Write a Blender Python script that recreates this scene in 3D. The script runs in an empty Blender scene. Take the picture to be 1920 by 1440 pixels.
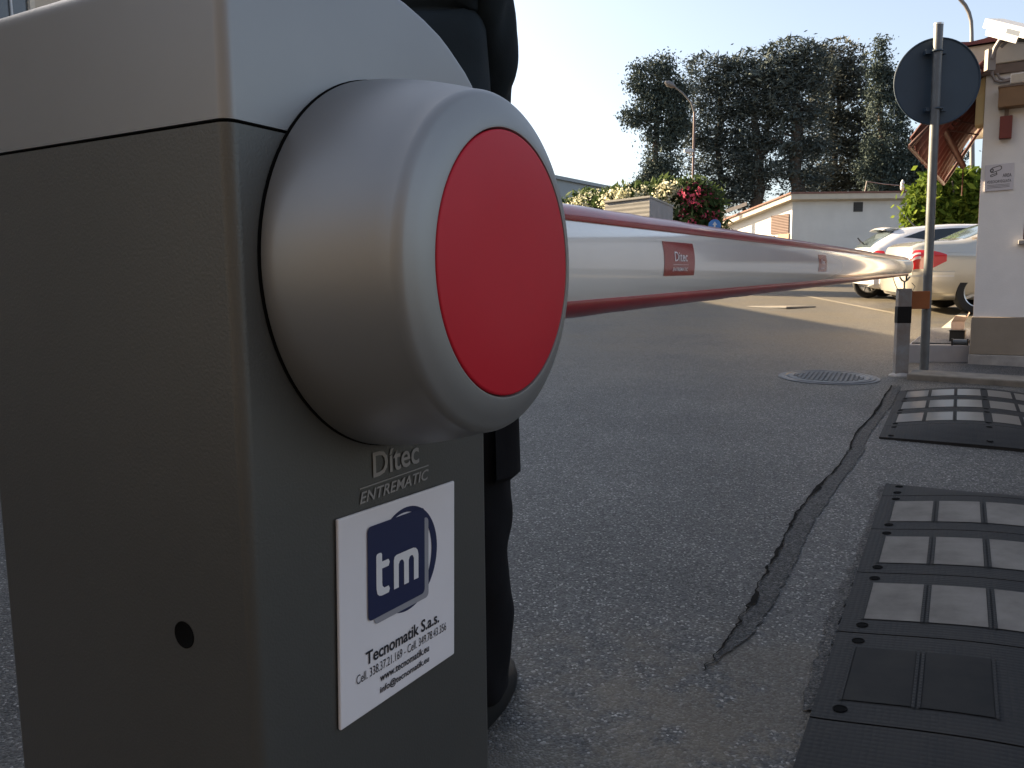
import bpy, bmesh, math, random
import numpy as np
from mathutils import Vector, Matrix, noise
rnd = random.Random(7)
scene = bpy.context.scene
COL = scene.collection
R = math.radians

# ------------------------------------------------------------------ camera
FPX = 1490.0                                   # focal length in pixels of a 1920 wide picture
PITCH, ROLL, EYE = .1142, .0110, .91
f_ = Vector((0, math.cos(PITCH), -math.sin(PITCH)))
r0 = Vector((1, 0, 0)); u0 = Vector((0, math.sin(PITCH), math.cos(PITCH)))
r_ = math.cos(ROLL)*r0 - math.sin(ROLL)*u0
u_ = math.cos(ROLL)*u0 + math.sin(ROLL)*r0
cam = bpy.data.cameras.new('camera'); camo = bpy.data.objects.new('camera', cam); COL.objects.link(camo)
camo.matrix_world = Matrix(((r_.x, u_.x, -f_.x, 0), (r_.y, u_.y, -f_.y, 0), (r_.z, u_.z, -f_.z, EYE), (0, 0, 0, 1)))
cam.sensor_width = 36; cam.lens = 36*FPX/1920; cam.clip_start = .02; cam.clip_end = 3000
scene.camera = camo

# ------------------------------------------------------------------ light
SUN_AZ, SUN_EL = 55, 25                        # degrees left of the view direction, above the horizon
sd = Vector((-math.sin(R(SUN_AZ))*math.cos(R(SUN_EL)), math.cos(R(SUN_AZ))*math.cos(R(SUN_EL)), math.sin(R(SUN_EL))))
w = bpy.data.worlds.new('World'); scene.world = w; w.use_nodes = True
nt = w.node_tree; sky = nt.nodes.new('ShaderNodeTexSky'); sky.sky_type = 'NISHITA'; sky.sun_disc = False
sky.sun_elevation = R(SUN_EL); sky.sun_rotation = R(-SUN_AZ); sky.air_density = 1.0; sky.dust_density = 2.6; sky.ozone_density = 1.2
hs = nt.nodes.new('ShaderNodeHueSaturation'); hs.inputs['Saturation'].default_value = .72
nt.links.new(sky.outputs[0], hs.inputs['Color']); nt.links.new(hs.outputs[0], nt.nodes['Background'].inputs[0]); nt.nodes['Background'].inputs[1].default_value = .060
sun = bpy.data.lights.new('sun', 'SUN'); suno = bpy.data.objects.new('sun', sun); COL.objects.link(suno)
sun.energy = 5.0; sun.angle = R(.5); sun.color = (1, .78, .50)
suno.rotation_euler = sd.to_track_quat('Z', 'Y').to_euler(); suno.location = (-20, 14, 20)
scene.view_settings.view_transform = 'Standard'; scene.view_settings.look = 'None'
scene.view_settings.exposure = 2.26; scene.view_settings.gamma = 1

# ------------------------------------------------------------------ measuring helpers
SLOPE = .045
def gz(y):                                     # the yard climbs gently away from the barrier
    return SLOPE*max(-12, min(y, 40))
def ray(px, py):
    return f_ + (px-960)/FPX*r_ - (py-720)/FPX*u_
def at(px, py, Y):
    d = ray(px, py); return Vector((0, 0, EYE)) + d*(Y/d.y)
def gp(px, py, dz=0):
    d = ray(px, py); s = (EYE-dz)/(SLOPE*d.y - d.z); return Vector((0, 0, EYE)) + d*s
def gat(px, Y):                                # ground point under a pixel column at distance Y
    p = at(px, 550, Y); return Vector((p.x, p.y, gz(p.y)))

# ------------------------------------------------------------------ materials
def mat(name, col, rough=.6, metal=0, var=0, vscale=8, bump=0, bscale=60, coat=0, spec=.5, trans=0, rvar=0, emit=None, col2=None):
    m = bpy.data.materials.new(name); m.use_nodes = True
    n = m.node_tree.nodes; l = m.node_tree.links; b = n['Principled BSDF']
    b.inputs['Base Color'].default_value = (*col, 1); b.inputs['Roughness'].default_value = rough
    b.inputs['Metallic'].default_value = metal; b.inputs['Specular IOR Level'].default_value = spec
    b.inputs['Coat Weight'].default_value = coat; b.inputs['Coat Roughness'].default_value = .07
    b.inputs['Transmission Weight'].default_value = trans
    tc = n.new('ShaderNodeTexCoord')
    if var or col2:
        nz = n.new('ShaderNodeTexNoise'); nz.inputs['Scale'].default_value = vscale; nz.inputs['Detail'].default_value = 6; nz.inputs['Roughness'].default_value = .65
        l.new(tc.outputs['Object'], nz.inputs['Vector'])
        cr = n.new('ShaderNodeValToRGB'); cr.color_ramp.elements[0].position = .3; cr.color_ramp.elements[1].position = .72
        c2 = col2 or tuple(min(1, c*(1+var)) for c in col); c1 = col if col2 else tuple(c*(1-var) for c in col)
        cr.color_ramp.elements[0].color = (*c1, 1); cr.color_ramp.elements[1].color = (*c2, 1)
        l.new(nz.outputs['Fac'], cr.inputs['Fac']); l.new(cr.outputs['Color'], b.inputs['Base Color'])
        if rvar:
            mr = n.new('ShaderNodeMapRange'); mr.inputs['To Min'].default_value = rough-rvar; mr.inputs['To Max'].default_value = rough+rvar
            l.new(nz.outputs['Fac'], mr.inputs['Value']); l.new(mr.outputs['Result'], b.inputs['Roughness'])
    if bump:
        bz = n.new('ShaderNodeTexNoise'); bz.inputs['Scale'].default_value = bscale; bz.inputs['Detail'].default_value = 3
        l.new(tc.outputs['Object'], bz.inputs['Vector'])
        bp = n.new('ShaderNodeBump'); bp.inputs['Strength'].default_value = bump; bp.inputs['Distance'].default_value = 1.0/bscale*.3
        l.new(bz.outputs['Fac'], bp.inputs['Height']); l.new(bp.outputs['Normal'], b.inputs['Normal'])
    if emit:
        b.inputs['Emission Color'].default_value = (*emit, 1); b.inputs['Emission Strength'].default_value = 1
    return m

def asphalt(name, c_lo, c_hi, sand=None, dust=True):
    m = bpy.data.materials.new(name); m.use_nodes = True
    n = m.node_tree.nodes; l = m.node_tree.links; b = n['Principled BSDF']; tc = n.new('ShaderNodeTexCoord')
    vo = n.new('ShaderNodeTexVoronoi'); vo.inputs['Scale'].default_value = 185; l.new(tc.outputs['Object'], vo.inputs['Vector'])
    sep = n.new('ShaderNodeSeparateColor'); l.new(vo.outputs['Color'], sep.inputs['Color'])
    cr = n.new('ShaderNodeValToRGB'); e = cr.color_ramp.elements
    e[0].position = 0; e[0].color = (*c_lo, 1); e[1].position = 1; e[1].color = (*[c*3.6 for c in c_hi], 1)
    k = e.new(.55); k.color = (*[(a+b_)/2 for a, b_ in zip(c_lo, c_hi)], 1); k = e.new(.90); k.color = (*c_hi, 1)
    l.new(sep.outputs['Red'], cr.inputs['Fac'])
    # wear and dust in large soft patches
    n1 = n.new('ShaderNodeTexNoise'); n1.inputs['Scale'].default_value = .9; n1.inputs['Detail'].default_value = 9; n1.inputs['Roughness'].default_value = .68
    l.new(tc.outputs['Object'], n1.inputs['Vector'])
    mr = n.new('ShaderNodeMapRange'); mr.inputs['From Min'].default_value = .3; mr.inputs['From Max'].default_value = .7
    mr.inputs['To Min'].default_value = .58; mr.inputs['To Max'].default_value = 1.40; l.new(n1.outputs['Fac'], mr.inputs['Value'])
    mul = n.new('ShaderNodeVectorMath'); mul.operation = 'SCALE'; l.new(cr.outputs['Color'], mul.inputs[0]); l.new(mr.outputs['Result'], mul.inputs['Scale'])
    out = mul.outputs[0]
    n2 = n.new('ShaderNodeTexNoise'); n2.inputs['Scale'].default_value = 9; n2.inputs['Detail'].default_value = 8; n2.inputs['Roughness'].default_value = .7
    l.new(tc.outputs['Object'], n2.inputs['Vector'])
    def blend(fac, col):
        nonlocal out
        mx = n.new('ShaderNodeMix'); mx.data_type = 'RGBA'; l.new(fac, mx.inputs[0]); l.new(out, mx.inputs[6]); mx.inputs[7].default_value = (*col, 1)
        out = mx.outputs[2]
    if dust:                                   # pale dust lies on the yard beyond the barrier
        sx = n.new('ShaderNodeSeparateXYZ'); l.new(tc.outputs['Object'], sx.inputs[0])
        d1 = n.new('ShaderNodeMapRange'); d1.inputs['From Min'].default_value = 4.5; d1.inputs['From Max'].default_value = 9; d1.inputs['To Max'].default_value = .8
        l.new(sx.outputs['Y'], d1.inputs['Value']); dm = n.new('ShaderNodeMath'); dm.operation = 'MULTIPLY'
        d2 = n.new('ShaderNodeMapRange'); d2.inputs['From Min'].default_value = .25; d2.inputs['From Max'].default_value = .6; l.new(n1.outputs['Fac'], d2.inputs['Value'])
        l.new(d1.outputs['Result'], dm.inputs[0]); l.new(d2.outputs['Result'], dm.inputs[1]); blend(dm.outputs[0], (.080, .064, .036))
    for (p, rad, c, amt) in (sand or []):
        ds = n.new('ShaderNodeVectorMath'); ds.operation = 'DISTANCE'; l.new(tc.outputs['Object'], ds.inputs[0]); ds.inputs[1].default_value = tuple(p)
        m1 = n.new('ShaderNodeMapRange'); m1.inputs['From Min'].default_value = rad; m1.inputs['From Max'].default_value = rad*.2; l.new(ds.outputs['Value'], m1.inputs['Value'])
        m2 = n.new('ShaderNodeMapRange'); m2.inputs['From Min'].default_value = .42; m2.inputs['From Max'].default_value = .6; m2.inputs['To Max'].default_value = amt; l.new(n2.outputs['Fac'], m2.inputs['Value'])
        mm = n.new('ShaderNodeMath'); mm.operation = 'MULTIPLY'; l.new(m1.outputs['Result'], mm.inputs[0]); l.new(m2.outputs['Result'], mm.inputs[1]); blend(mm.outputs[0], c)
    l.new(out, b.inputs['Base Color'])
    rr = n.new('ShaderNodeMapRange'); rr.inputs['To Min'].default_value = .45; rr.inputs['To Max'].default_value = .85; l.new(sep.outputs['Green'], rr.inputs['Value']); l.new(rr.outputs['Result'], b.inputs['Roughness'])
    ad = n.new('ShaderNodeMath'); ad.operation = 'MULTIPLY_ADD'; l.new(sep.outputs['Blue'], ad.inputs[0]); ad.inputs[1].default_value = .6; 
    sb = n.new('ShaderNodeMath'); sb.operation = 'MULTIPLY'; l.new(vo.outputs['Distance'], sb.inputs[0]); sb.inputs[1].default_value = -1.0; l.new(sb.outputs[0], ad.inputs[2])
    bp = n.new('ShaderNodeBump'); bp.inputs['Strength'].default_value = .75; bp.inputs['Distance'].default_value = .003
    l.new(ad.outputs[0], bp.inputs['Height']); l.new(bp.outputs['Normal'], b.inputs['Normal'])
    return m

def rubber_mat(name):
    m = mat(name, (.010, .0102, .0105), .72, col2=(.026, .025, .024), vscale=7, rvar=.12, spec=.3)
    n = m.node_tree.nodes; l = m.node_tree.links; b = n['Principled BSDF']; tc = n.new('ShaderNodeTexCoord')
    vo = n.new('ShaderNodeTexVoronoi'); vo.inputs['Scale'].default_value = 75; vo.inputs['Randomness'].default_value = .15
    l.new(tc.outputs['Object'], vo.inputs['Vector'])
    bp = n.new('ShaderNodeBump'); bp.inputs['Strength'].default_value = .6; bp.inputs['Distance'].default_value = .003; bp.invert = True
    l.new(vo.outputs['Distance'], bp.inputs['Height']); l.new(bp.outputs['Normal'], b.inputs['Normal'])
    return m

def ribbed(name, col, rough, scale, axis='X', strength=.6, dist=.01, metal=0):
    m = mat(name, col, rough, metal, var=.12, vscale=3)
    n = m.node_tree.nodes; l = m.node_tree.links; b = n['Principled BSDF']; tc = n.new('ShaderNodeTexCoord')
    wv = n.new('ShaderNodeTexWave'); wv.bands_direction = axis; wv.inputs['Scale'].default_value = scale; l.new(tc.outputs['Object'], wv.inputs['Vector'])
    bp = n.new('ShaderNodeBump'); bp.inputs['Strength'].default_value = strength; bp.inputs['Distance'].default_value = dist
    l.new(wv.outputs['Fac'], bp.inputs['Height']); l.new(bp.outputs['Normal'], b.inputs['Normal'])
    return m

def leafmat(name, c1, c2, trans=.25):
    m = bpy.data.materials.new(name); m.use_nodes = True
    n = m.node_tree.nodes; l = m.node_tree.links; b = n['Principled BSDF']; o = n['Material Output']
    g = n.new('ShaderNodeNewGeometry'); cr = n.new('ShaderNodeValToRGB')
    cr.color_ramp.elements[0].color = (*c1, 1); cr.color_ramp.elements[1].color = (*c2, 1)
    l.new(g.outputs['Random Per Island'], cr.inputs['Fac']); l.new(cr.outputs['Color'], b.inputs['Base Color'])
    b.inputs['Roughness'].default_value = .8; b.inputs['Specular IOR Level'].default_value = .12
    t = n.new('ShaderNodeBsdfTranslucent'); l.new(cr.outputs['Color'], t.inputs['Color'])
    mx = n.new('ShaderNodeMixShader'); mx.inputs[0].default_value = trans
    l.new(b.outputs[0], mx.inputs[1]); l.new(t.outputs[0], mx.inputs[2]); l.new(mx.outputs[0], o.inputs['Surface'])
    return m

M = {}
M['cap'] = mat('silver_plastic', (.29, .29, .29), .46, .6, var=.05, vscale=3, bump=.10, bscale=900)
M['housing'] = mat('grey_textured_paint', (.118, .117, .110), .46, .6, var=.05, vscale=4, bump=.35, bscale=420)
M['hub'] = mat('silver_hub_plastic', (.30, .30, .296), .45, .6, var=.04, vscale=3, bump=.06, bscale=900)
M['red'] = mat('red_plastic', (.56, .008, .024), .5, 0, var=.04, vscale=5, bump=.05, bscale=900, spec=.35)
M['crack'] = mat('crack_shadow', (.014, .013, .012), .95, spec=.05, var=.4, vscale=30)
M['dark'] = mat('dark_gap', (.007, .007, .007), .95, spec=.05)
M['black'] = mat('black_rubber', (.015, .015, .016), .5)
M['letter'] = mat('pale_grey_print', (.30, .29, .28), .6)
M['plate'] = mat('white_plastic_plate', (.80, .775, .80), .45, var=.03, vscale=6)
M['navy'] = mat('navy_print', (.012, .018, .07), .5)
M['ink'] = mat('black_print', (.02, .02, .028), .5)
M['shade'] = mat('grey_print', (.30, .30, .33), .5)
M['white'] = mat('white_print', (.75, .74, .75), .5)
M['arm'] = mat('white_enamel', (.86, .84, .80), .16, 0, var=.05, vscale=2.5, coat=1)
M['armred'] = mat('red_rubber_profile', (.30, .012, .020), .28, 0, var=.2, vscale=9, coat=.35)
M['sticker'] = mat('red_sticker', (.30, .008, .012), .22, coat=.6)
M['galv'] = mat('galvanised_steel', (.13, .14, .15), .5, .4, var=.22, vscale=9, rvar=.1)
M['post'] = mat('weathered_grey_steel', (.24, .255, .27), .6, .2, col2=(.17, .12, .09), vscale=7)
M['rust'] = mat('rust', (.18, .06, .025), .85, var=.4, vscale=25)
M['band'] = mat('black_tape', (.006, .006, .007), .6, spec=.2)
M['orange'] = mat('orange_reflector', (.26, .075, .02), .4, var=.1)
M['signback'] = mat('dark_grey_sign_back', (.030, .052, .080), .6, .0, var=.12, vscale=4)
M['alu'] = mat('bright_aluminium', (.6, .6, .6), .3, .8)
M['wall'] = mat('cream_render', (.80, .77, .745), .85, var=.06, vscale=2.5, bump=.25, bscale=80)
M['sunlitwall'] = mat('sunlit_ochre_render', (.60, .47, .25), .85, var=.06, vscale=2.5, bump=.25, bscale=80)
M['plinth'] = mat('brown_grey_tile', (.27, .225, .175), .6, var=.10, vscale=5)
M['base'] = mat('pale_concrete', (.33, .31, .29), .85, var=.2, vscale=9, bump=.3, bscale=70)
M['fascia'] = mat('cream_fascia', (.52, .46, .38), .8, var=.08, vscale=4)
M['brownband'] = mat('brown_trim_eave_shade', (.16, .115, .09), .7, var=.12, vscale=5)
M['tile'] = mat('dark_red_roof', (.13, .035, .035), .75, var=.25, vscale=8)
M['shutter'] = ribbed('dark_red_shutter', (.14, .022, .016), .5, 9, 'Z', .8, .012)
M['brownbox'] = mat('brown_metal', (.20, .11, .05), .5, .1, var=.15, vscale=6)
M['redbox'] = mat('dark_red_plastic', (.15, .02, .013), .5, var=.15, vscale=14)
M['camwhite'] = mat('white_camera_paint', (.46, .47, .49), .45, var=.04)
M['conduit'] = mat('grey_pvc', (.24, .21, .20), .6)
M['canopy'] = mat('rust_red_sheet', (.070, .010, .010), .75, var=.3, vscale=6)
M['steelbrown'] = mat('brown_steel_tube', (.075, .028, .024), .6, 0, var=.2)
M['signwhite'] = mat('white_sign_sheet', (.60, .57, .60), .5, var=.03)
M['signink'] = mat('grey_sign_print', (.10, .095, .10), .6)
M['kerb'] = mat('pale_kerb_concrete', (.20, .175, .145), .85, var=.3, vscale=7, bump=.4, bscale=60)
M['stepwhite'] = mat('white_painted_concrete', (.36, .34, .34), .75, var=.10, vscale=5)
M['line'] = mat('worn_white_line_paint', (.44, .40, .32), .8, var=.25, vscale=14)
M['pinkbox'] = mat('pale_cardboard', (.55, .42, .36), .8, var=.1)
M['castiron'] = mat('cast_iron', (.12, .125, .13), .5, .4, var=.25, vscale=18, bump=.4, bscale=90)
M['ironpale'] = mat('worn_steel_frame', (.11, .113, .118), .5, .3, var=.3, vscale=12)
M['rubber'] = rubber_mat('speed_bump_rubber')
M['panel'] = mat('aged_cream_panel', (.20, .187, .170), .85, col2=(.095, .088, .078), vscale=5, rvar=.1, spec=.3)
M['panelpale'] = mat('glossy_cream_panel', (.15, .14, .125), .32, col2=(.10, .094, .083), vscale=10)
M['paneldirty'] = mat('dirt_covered_panel', (.014, .0145, .015), .8, col2=(.028, .027, .025), vscale=9, spec=.2)
M['silverpaint'] = mat('beige_silver_car_paint', (.56, .53, .46), .3, .55, coat=1)
M['whitepaint'] = mat('white_car_paint', (.66, .66, .68), .3, 0, coat=1)
M['glass'] = mat('dark_car_glass', (.02, .025, .03), .06, 0, spec=.7)
M['glasspale'] = mat('reflective_rear_glass', (.10, .13, .15), .06, .3, spec=.8)
M['lightred'] = mat('red_light_lens', (.55, .012, .015), .15, coat=1)
M['lightclear'] = mat('clear_light_lens', (.6, .5, .5), .15, coat=1)
M['tyre'] = mat('tyre_rubber', (.018, .018, .018), .8)
M['rim'] = mat('alloy_rim', (.55, .55, .55), .3, .8)
M['blacktrim'] = mat('black_trim', (.02, .02, .02), .4)
M['shed'] = mat('white_shed_render', (.60, .585, .56), .9, var=.07, vscale=1.4, bump=.2, bscale=30)
M['shedroof'] = mat('dull_red_roof_edge', (.20, .10, .08), .8, var=.2)
M['louvre'] = ribbed('dark_louvre', (.10, .05, .04), .6, 6, 'Z', .9, .02)
M['shutterdoor'] = mat('tan_door', (.42, .27, .16), .7, var=.1)
M['vent'] = mat('dark_vent', (.03, .03, .03), .7)
M['pipe'] = mat('dark_downpipe', (.05, .045, .045), .6)
M['cabin'] = ribbed('grey_cabin_panel', (.20, .195, .185), .7, 3, 'Z', .4, .01)
M['cabindark'] = ribbed('grey_ribbed_panel', (.18, .18, .20), .6, 6, 'X', .8, .02)
M['farwall'] = mat('blue_grey_cladding', (.30, .34, .37), .7, var=.05)
M['beigehouse'] = mat('beige_house_render', (.42, .36, .29), .9, var=.12, vscale=.8)
M['housepale'] = mat('pale_window_surround', (.52, .47, .40), .8)
M['housewin'] = mat('house_window_glass', (.05, .055, .06), .1)
M['lamppost'] = mat('reddish_grey_lamp_post', (.11, .075, .075), .6, .2)
M['lampgrey'] = mat('grey_lamp_post', (.16, .15, .15), .5, .3)
M['bluesign'] = mat('blue_sign_paint', (.02, .14, .40), .4)
M['bark'] = mat('bark', (.055, .045, .038), .9, var=.4, vscale=6)
M['leafdark'] = leafmat('dark_conifer_needles', (.050, .066, .068), (.078, .096, .092), .06)
M['leafivy'] = leafmat('dark_ivy_leaves', (.040, .058, .056), (.066, .086, .078), .06)
M['leafbrown'] = leafmat('brownish_cedar_needles', (.056, .064, .060), (.090, .096, .082), .06)
M['leafgreen'] = leafmat('bright_green_leaves', (.045, .085, .012), (.16, .21, .03), .45)
M['leafmid'] = leafmat('oleander_leaves', (.03, .055, .02), (.08, .11, .04), .3)
M['flowerwhite'] = leafmat('white_blossom', (.60, .58, .38), (.80, .78, .62), .4)
M['flowerred'] = leafmat('red_blossom', (.26, .025, .06), (.48, .10, .16), .3)

# ------------------------------------------------------------------ mesh helpers
class MB:
    def __init__(s): s.v = []; s.f = []; s.m = []
    def add(s, vs, fs, mi=0, mx=None):
        o = len(s.v)
        s.v += [tuple(mx @ Vector(p)) if mx else tuple(p) for p in vs]
        s.f += [tuple(i+o for i in f) for f in fs]; s.m += [mi]*len(fs)
    def box(s, x0, x1, y0, y1, z0, z1, mi=0, mx=None):
        s.add([(x0, y0, z0), (x1, y0, z0), (x1, y1, z0), (x0, y1, z0), (x0, y0, z1), (x1, y0, z1), (x1, y1, z1), (x0, y1, z1)],
              [(0, 3, 2, 1), (4, 5, 6, 7), (0, 1, 5, 4), (1, 2, 6, 5), (2, 3, 7, 6), (3, 0, 4, 7)], mi, mx)
    def tube(s, pts, rad, n=10, mi=0, caps=True, mx=None, closed=False):
        pts = [Vector(p) for p in pts]; k = len(pts); rad = rad if hasattr(rad, '__len__') else [rad]*k
        vs = []; ref = None
        for i, p in enumerate(pts):
            if closed: t = pts[(i+1) % k]-pts[i-1]
            else: t = (pts[min(i+1, k-1)]-pts[max(i-1, 0)])
            t.normalize()
            if ref is None: ref = t.orthogonal().normalized()
            ref = (ref - t*ref.dot(t)).normalized(); b = t.cross(ref)
            for j in range(n):
                a = 2*math.pi*j/n; vs.append(p + (ref*math.cos(a)+b*math.sin(a))*rad[i])
        fs = []
        for i in range(k if closed else k-1):
            i2 = (i+1) % k
            for j in range(n): fs.append((i*n+j, i*n+(j+1) % n, i2*n+(j+1) % n, i2*n+j))
        if caps and not closed: fs += [tuple(range(n-1, -1, -1)), tuple((k-1)*n+j for j in range(n))]
        s.add(vs, fs, mi, mx)
    def lathe(s, prof, n=32, mi=0, mx=None, cap0=True, cap1=True):      # prof: (radius, height) along z
        vs = []; k = len(prof)
        for r, h in prof:
            for j in range(n):
                a = 2*math.pi*j/n; vs.append((r*math.cos(a), r*math.sin(a), h))
        fs = []
        for i in range(k-1):
            for j in range(n): fs.append((i*n+j, i*n+(j+1) % n, (i+1)*n+(j+1) % n, (i+1)*n+j))
        if cap0: fs.append(tuple(range(n-1, -1, -1)))
        if cap1: fs.append(tuple((k-1)*n+j for j in range(n)))
        s.add(vs, fs, mi, mx)
    def prism(s, poly, y0, y1, mi=0, mx=None):                           # poly in (x,z) counter-clockwise seen from -y
        n = len(poly)
        vs = [(x, y0, z) for x, z in poly] + [(x, y1, z) for x, z in poly]
        fs = [tuple(range(n)), tuple(range(2*n-1, n-1, -1))] + [(i, n+i, n+(i+1) % n, (i+1) % n) for i in range(n)]
        s.add(vs, fs, mi, mx)
    def grid(s, P, mi=0, mx=None, flip=False):                           # P[i][j] points
        a, b = len(P), len(P[0]); vs = [p for row in P for p in row]
        fs = [(i*b+j, (i+1)*b+j, (i+1)*b+j+1, i*b+j+1) if not flip else (i*b+j, i*b+j+1, (i+1)*b+j+1, (i+1)*b+j) for i in range(a-1) for j in range(b-1)]
        s.add(vs, fs, mi, mx)
    def build(s, name, mats, parent=None, smooth=None, bevel=0, seg=3, bang=35, keep=None, solid=0, recalc=True):
        me = bpy.data.meshes.new(name); me.from_pydata(s.v, [], s.f)
        mats = mats if isinstance(mats, (list, tuple)) else [mats]
        for m in mats: me.materials.append(M[m] if isinstance(m, str) else m)
        me.polygons.foreach_set('material_index', s.m)
        if bevel or recalc:
            bm = bmesh.new(); bm.from_mesh(me)
            if recalc: bmesh.ops.recalc_face_normals(bm, faces=bm.faces)
            if bevel:
                ed = [e for e in bm.edges if len(e.link_faces) == 2 and e.calc_face_angle(0) > R(bang) and (keep is None or keep(e))]
                bmesh.ops.bevel(bm, geom=ed, offset=bevel, segments=seg, profile=.5, affect='EDGES', clamp_overlap=True)
            bm.to_mesh(me); bm.free()
        if smooth is not None:
            me.shade_smooth(); me.set_sharp_from_angle(angle=R(smooth))
        o = bpy.data.objects.new(name, me); COL.objects.link(o)
        if parent: o.parent = parent
        if solid:
            md = o.modifiers.new('thick', 'SOLIDIFY'); md.thickness = solid; md.offset = 0
        return o

def tag(o, label, cat, group=None):
    o['label'] = label; o['category'] = cat
    if group: o['group'] = group
    return o
def thing(name, label, cat, loc=(0, 0, 0), rz=0, group=None, mw=None):
    o = bpy.data.objects.new(name, None); COL.objects.link(o); o.empty_display_size = .1
    if mw is not None: o.matrix_world = mw
    else: o.location = loc; o.rotation_euler = (0, 0, rz)
    return tag(o, label, cat, group)
def struct(o): o['kind'] = 'structure'; return o

def text2d(body, width=None, height=None, bold=0, shear=0, res=3):
    """flat filled lettering as (verts 2d centred, faces), scaled to the width / height asked for"""
    cu = bpy.data.curves.new('lettering', 'FONT'); cu.body = body; cu.size = 1; cu.align_x = 'CENTER'; cu.offset = bold; cu.shear = shear; cu.resolution_u = res
    o = bpy.data.objects.new('lettering', cu); COL.objects.link(o); bpy.context.view_layer.update()
    me = bpy.data.meshes.new_from_object(o.evaluated_get(bpy.context.evaluated_depsgraph_get()))
    vs = [(v.co.x, v.co.y) for v in me.vertices]; fs = [tuple(p.vertices) for p in me.polygons]
    COL.objects.unlink(o); bpy.data.objects.remove(o); bpy.data.curves.remove(cu); bpy.data.meshes.remove(me)
    x0 = min(v[0] for v in vs); x1 = max(v[0] for v in vs); y0 = min(v[1] for v in vs); y1 = max(v[1] for v in vs)
    sx = width/(x1-x0) if width else None; sy = height/(y1-y0) if height else None
    sx = sx or sy; sy = sy or sx
    return [((x-(x0+x1)/2)*sx, (y-y0)*sy) for x, y in vs], fs
def put_text(mb, body, cx, z0, width, height=None, bold=0, shear=0, fn=None, mi=0):
    vs, fs = text2d(body, width, height, bold, shear)
    mb.add([fn(cx+x, z0+y) for x, y in vs], fs, mi)
def plane_fit(p, x, y, z):                     # matrix from axes
    return Matrix(((x.x, y.x, z.x, p.x), (x.y, y.y, z.y, p.y), (x.z, y.z, z.z, p.z), (0, 0, 0, 1)))
def frame_z(p, zdir, up=Vector((0, 0, 1))):    # z axis along zdir
    z = Vector(zdir).normalized(); x = up.cross(z)
    if x.length < 1e-4: x = Vector((1, 0, 0))
    x.normalize(); return plane_fit(Vector(p), x, z.cross(x), z)

# ------------------------------------------------------------------ the ground
YAW = .5063
U = Vector((math.sin(YAW), math.cos(YAW), 0)); V = Vector((-math.cos(YAW), math.sin(YAW), 0))
sand = [(gp(1290, 1390), .62, (.15, .122, .085), .9), (gp(1560, 1385), .45, (.145, .12, .085), .85), (gp(1450, 1300), .35, (.05, .046, .04), .8), (gp(1000, 1400), .4, (.10, .095, .085), .4)]
M['asphalt'] = asphalt('asphalt', (.036, .0352, .0340), (.092, .0885, .082), sand)
M['patch'] = asphalt('trench_asphalt', (.0075, .0072, .0068), (.022, .0205, .019), None, False)
M['darkstrip'] = asphalt('dark_edge_strip', (.012, .011, .010), (.035, .032, .028), None, False)
M['paving'] = asphalt('dark_pavement', (.03, .031, .034), (.07, .07, .073), None, False)
g = MB(); ys = [-400, -12, -4, 0, 1, 2, 3, 4, 6, 8, 12, 16, 20, 26, 32, 40, 60, 120, 1200]
xs = [-900, -60, -20, -8, -3, -1, 0, 1, 2, 3, 5, 8, 14, 30, 80, 900]
g.grid([[(x, y, gz(y)) for y in ys] for x in xs])
struct(g.build('asphalt_ground', 'asphalt'))

def ground_strip(name, left, right, material, dz, sub=7, jag=.012, seed=1):
    rr = random.Random(seed); L = [gp(*p) for p in left]; Rr = [gp(*p) for p in right]
    def dense(P):
        out = []
        for a, b in zip(P[:-1], P[1:]):
            for k in range(sub):
                t = k/sub; q = a.lerp(b, t); out.append(q + Vector((rr.uniform(-1, 1), rr.uniform(-1, 1), 0))*jag)
        return out+[P[-1]]
    A, B = dense(L), dense(Rr); mb = MB()
    mb.grid([[Vector((a.x, a.y, gz(a.y)+dz)), Vector((b.x, b.y, gz(b.y)+dz))] for a, b in zip(A, B)])
    return struct(mb.build(name, material))
TL = [(1672, 722), (1650, 757), (1632, 785), (1604, 812), (1588, 852), (1568, 880), (1527, 920), (1487, 972), (1467, 1017), (1445, 1055), (1402, 1140), (1362, 1205), (1318, 1262)]
TR = [(1690, 722), (1675, 757), (1647, 792), (1627, 820), (1618, 850), (1600, 875), (1575, 907), (1552, 942), (1527, 978), (1508, 1015), (1492, 1055), (1446, 1140), (1400, 1205), (1345, 1255)]
TY = [724+(1262-724)*i/150 for i in range(151)]
def edge(P, y): return float(np.interp(y, [p[1] for p in P], [p[0] for p in P]))
rr_ = random.Random(5); A_l, A_r, C_r = [], [], []
for i, y in enumerate(TY):
    sc_l = (y-560)/700; jl = 9*sc_l*(noise.noise(Vector((i*.35, 0, 0)))+.6*noise.noise(Vector((i*1.1, 3, 0)))); jr = 9*sc_l*(noise.noise(Vector((i*.4, 7, 0)))+.6*noise.noise(Vector((i*1.2, 9, 0))))
    xl, xr = edge(TL, y)+jl, edge(TR, y)+jr; xr = max(xr, xl+2); xr = xl+(xr-xl)*min(1, (1262-y)/70+.06)
    A_l.append((xl, y)); A_r.append((xr, y))
    wd = max(0, .10+.30*noise.noise(Vector((i*.12, 20, 0)))+.16*noise.noise(Vector((i*.9, 30, 0)))); C_r.append((xl+max(1.5, (xr-xl)*wd), y))
ground_strip('trench_patch', A_l, A_r, 'patch', .004, sub=1, jag=0)
ground_strip('trench_crack', [(x-.5, y) for x, y in A_l], C_r, 'crack', .0075, sub=1, jag=0)
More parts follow.
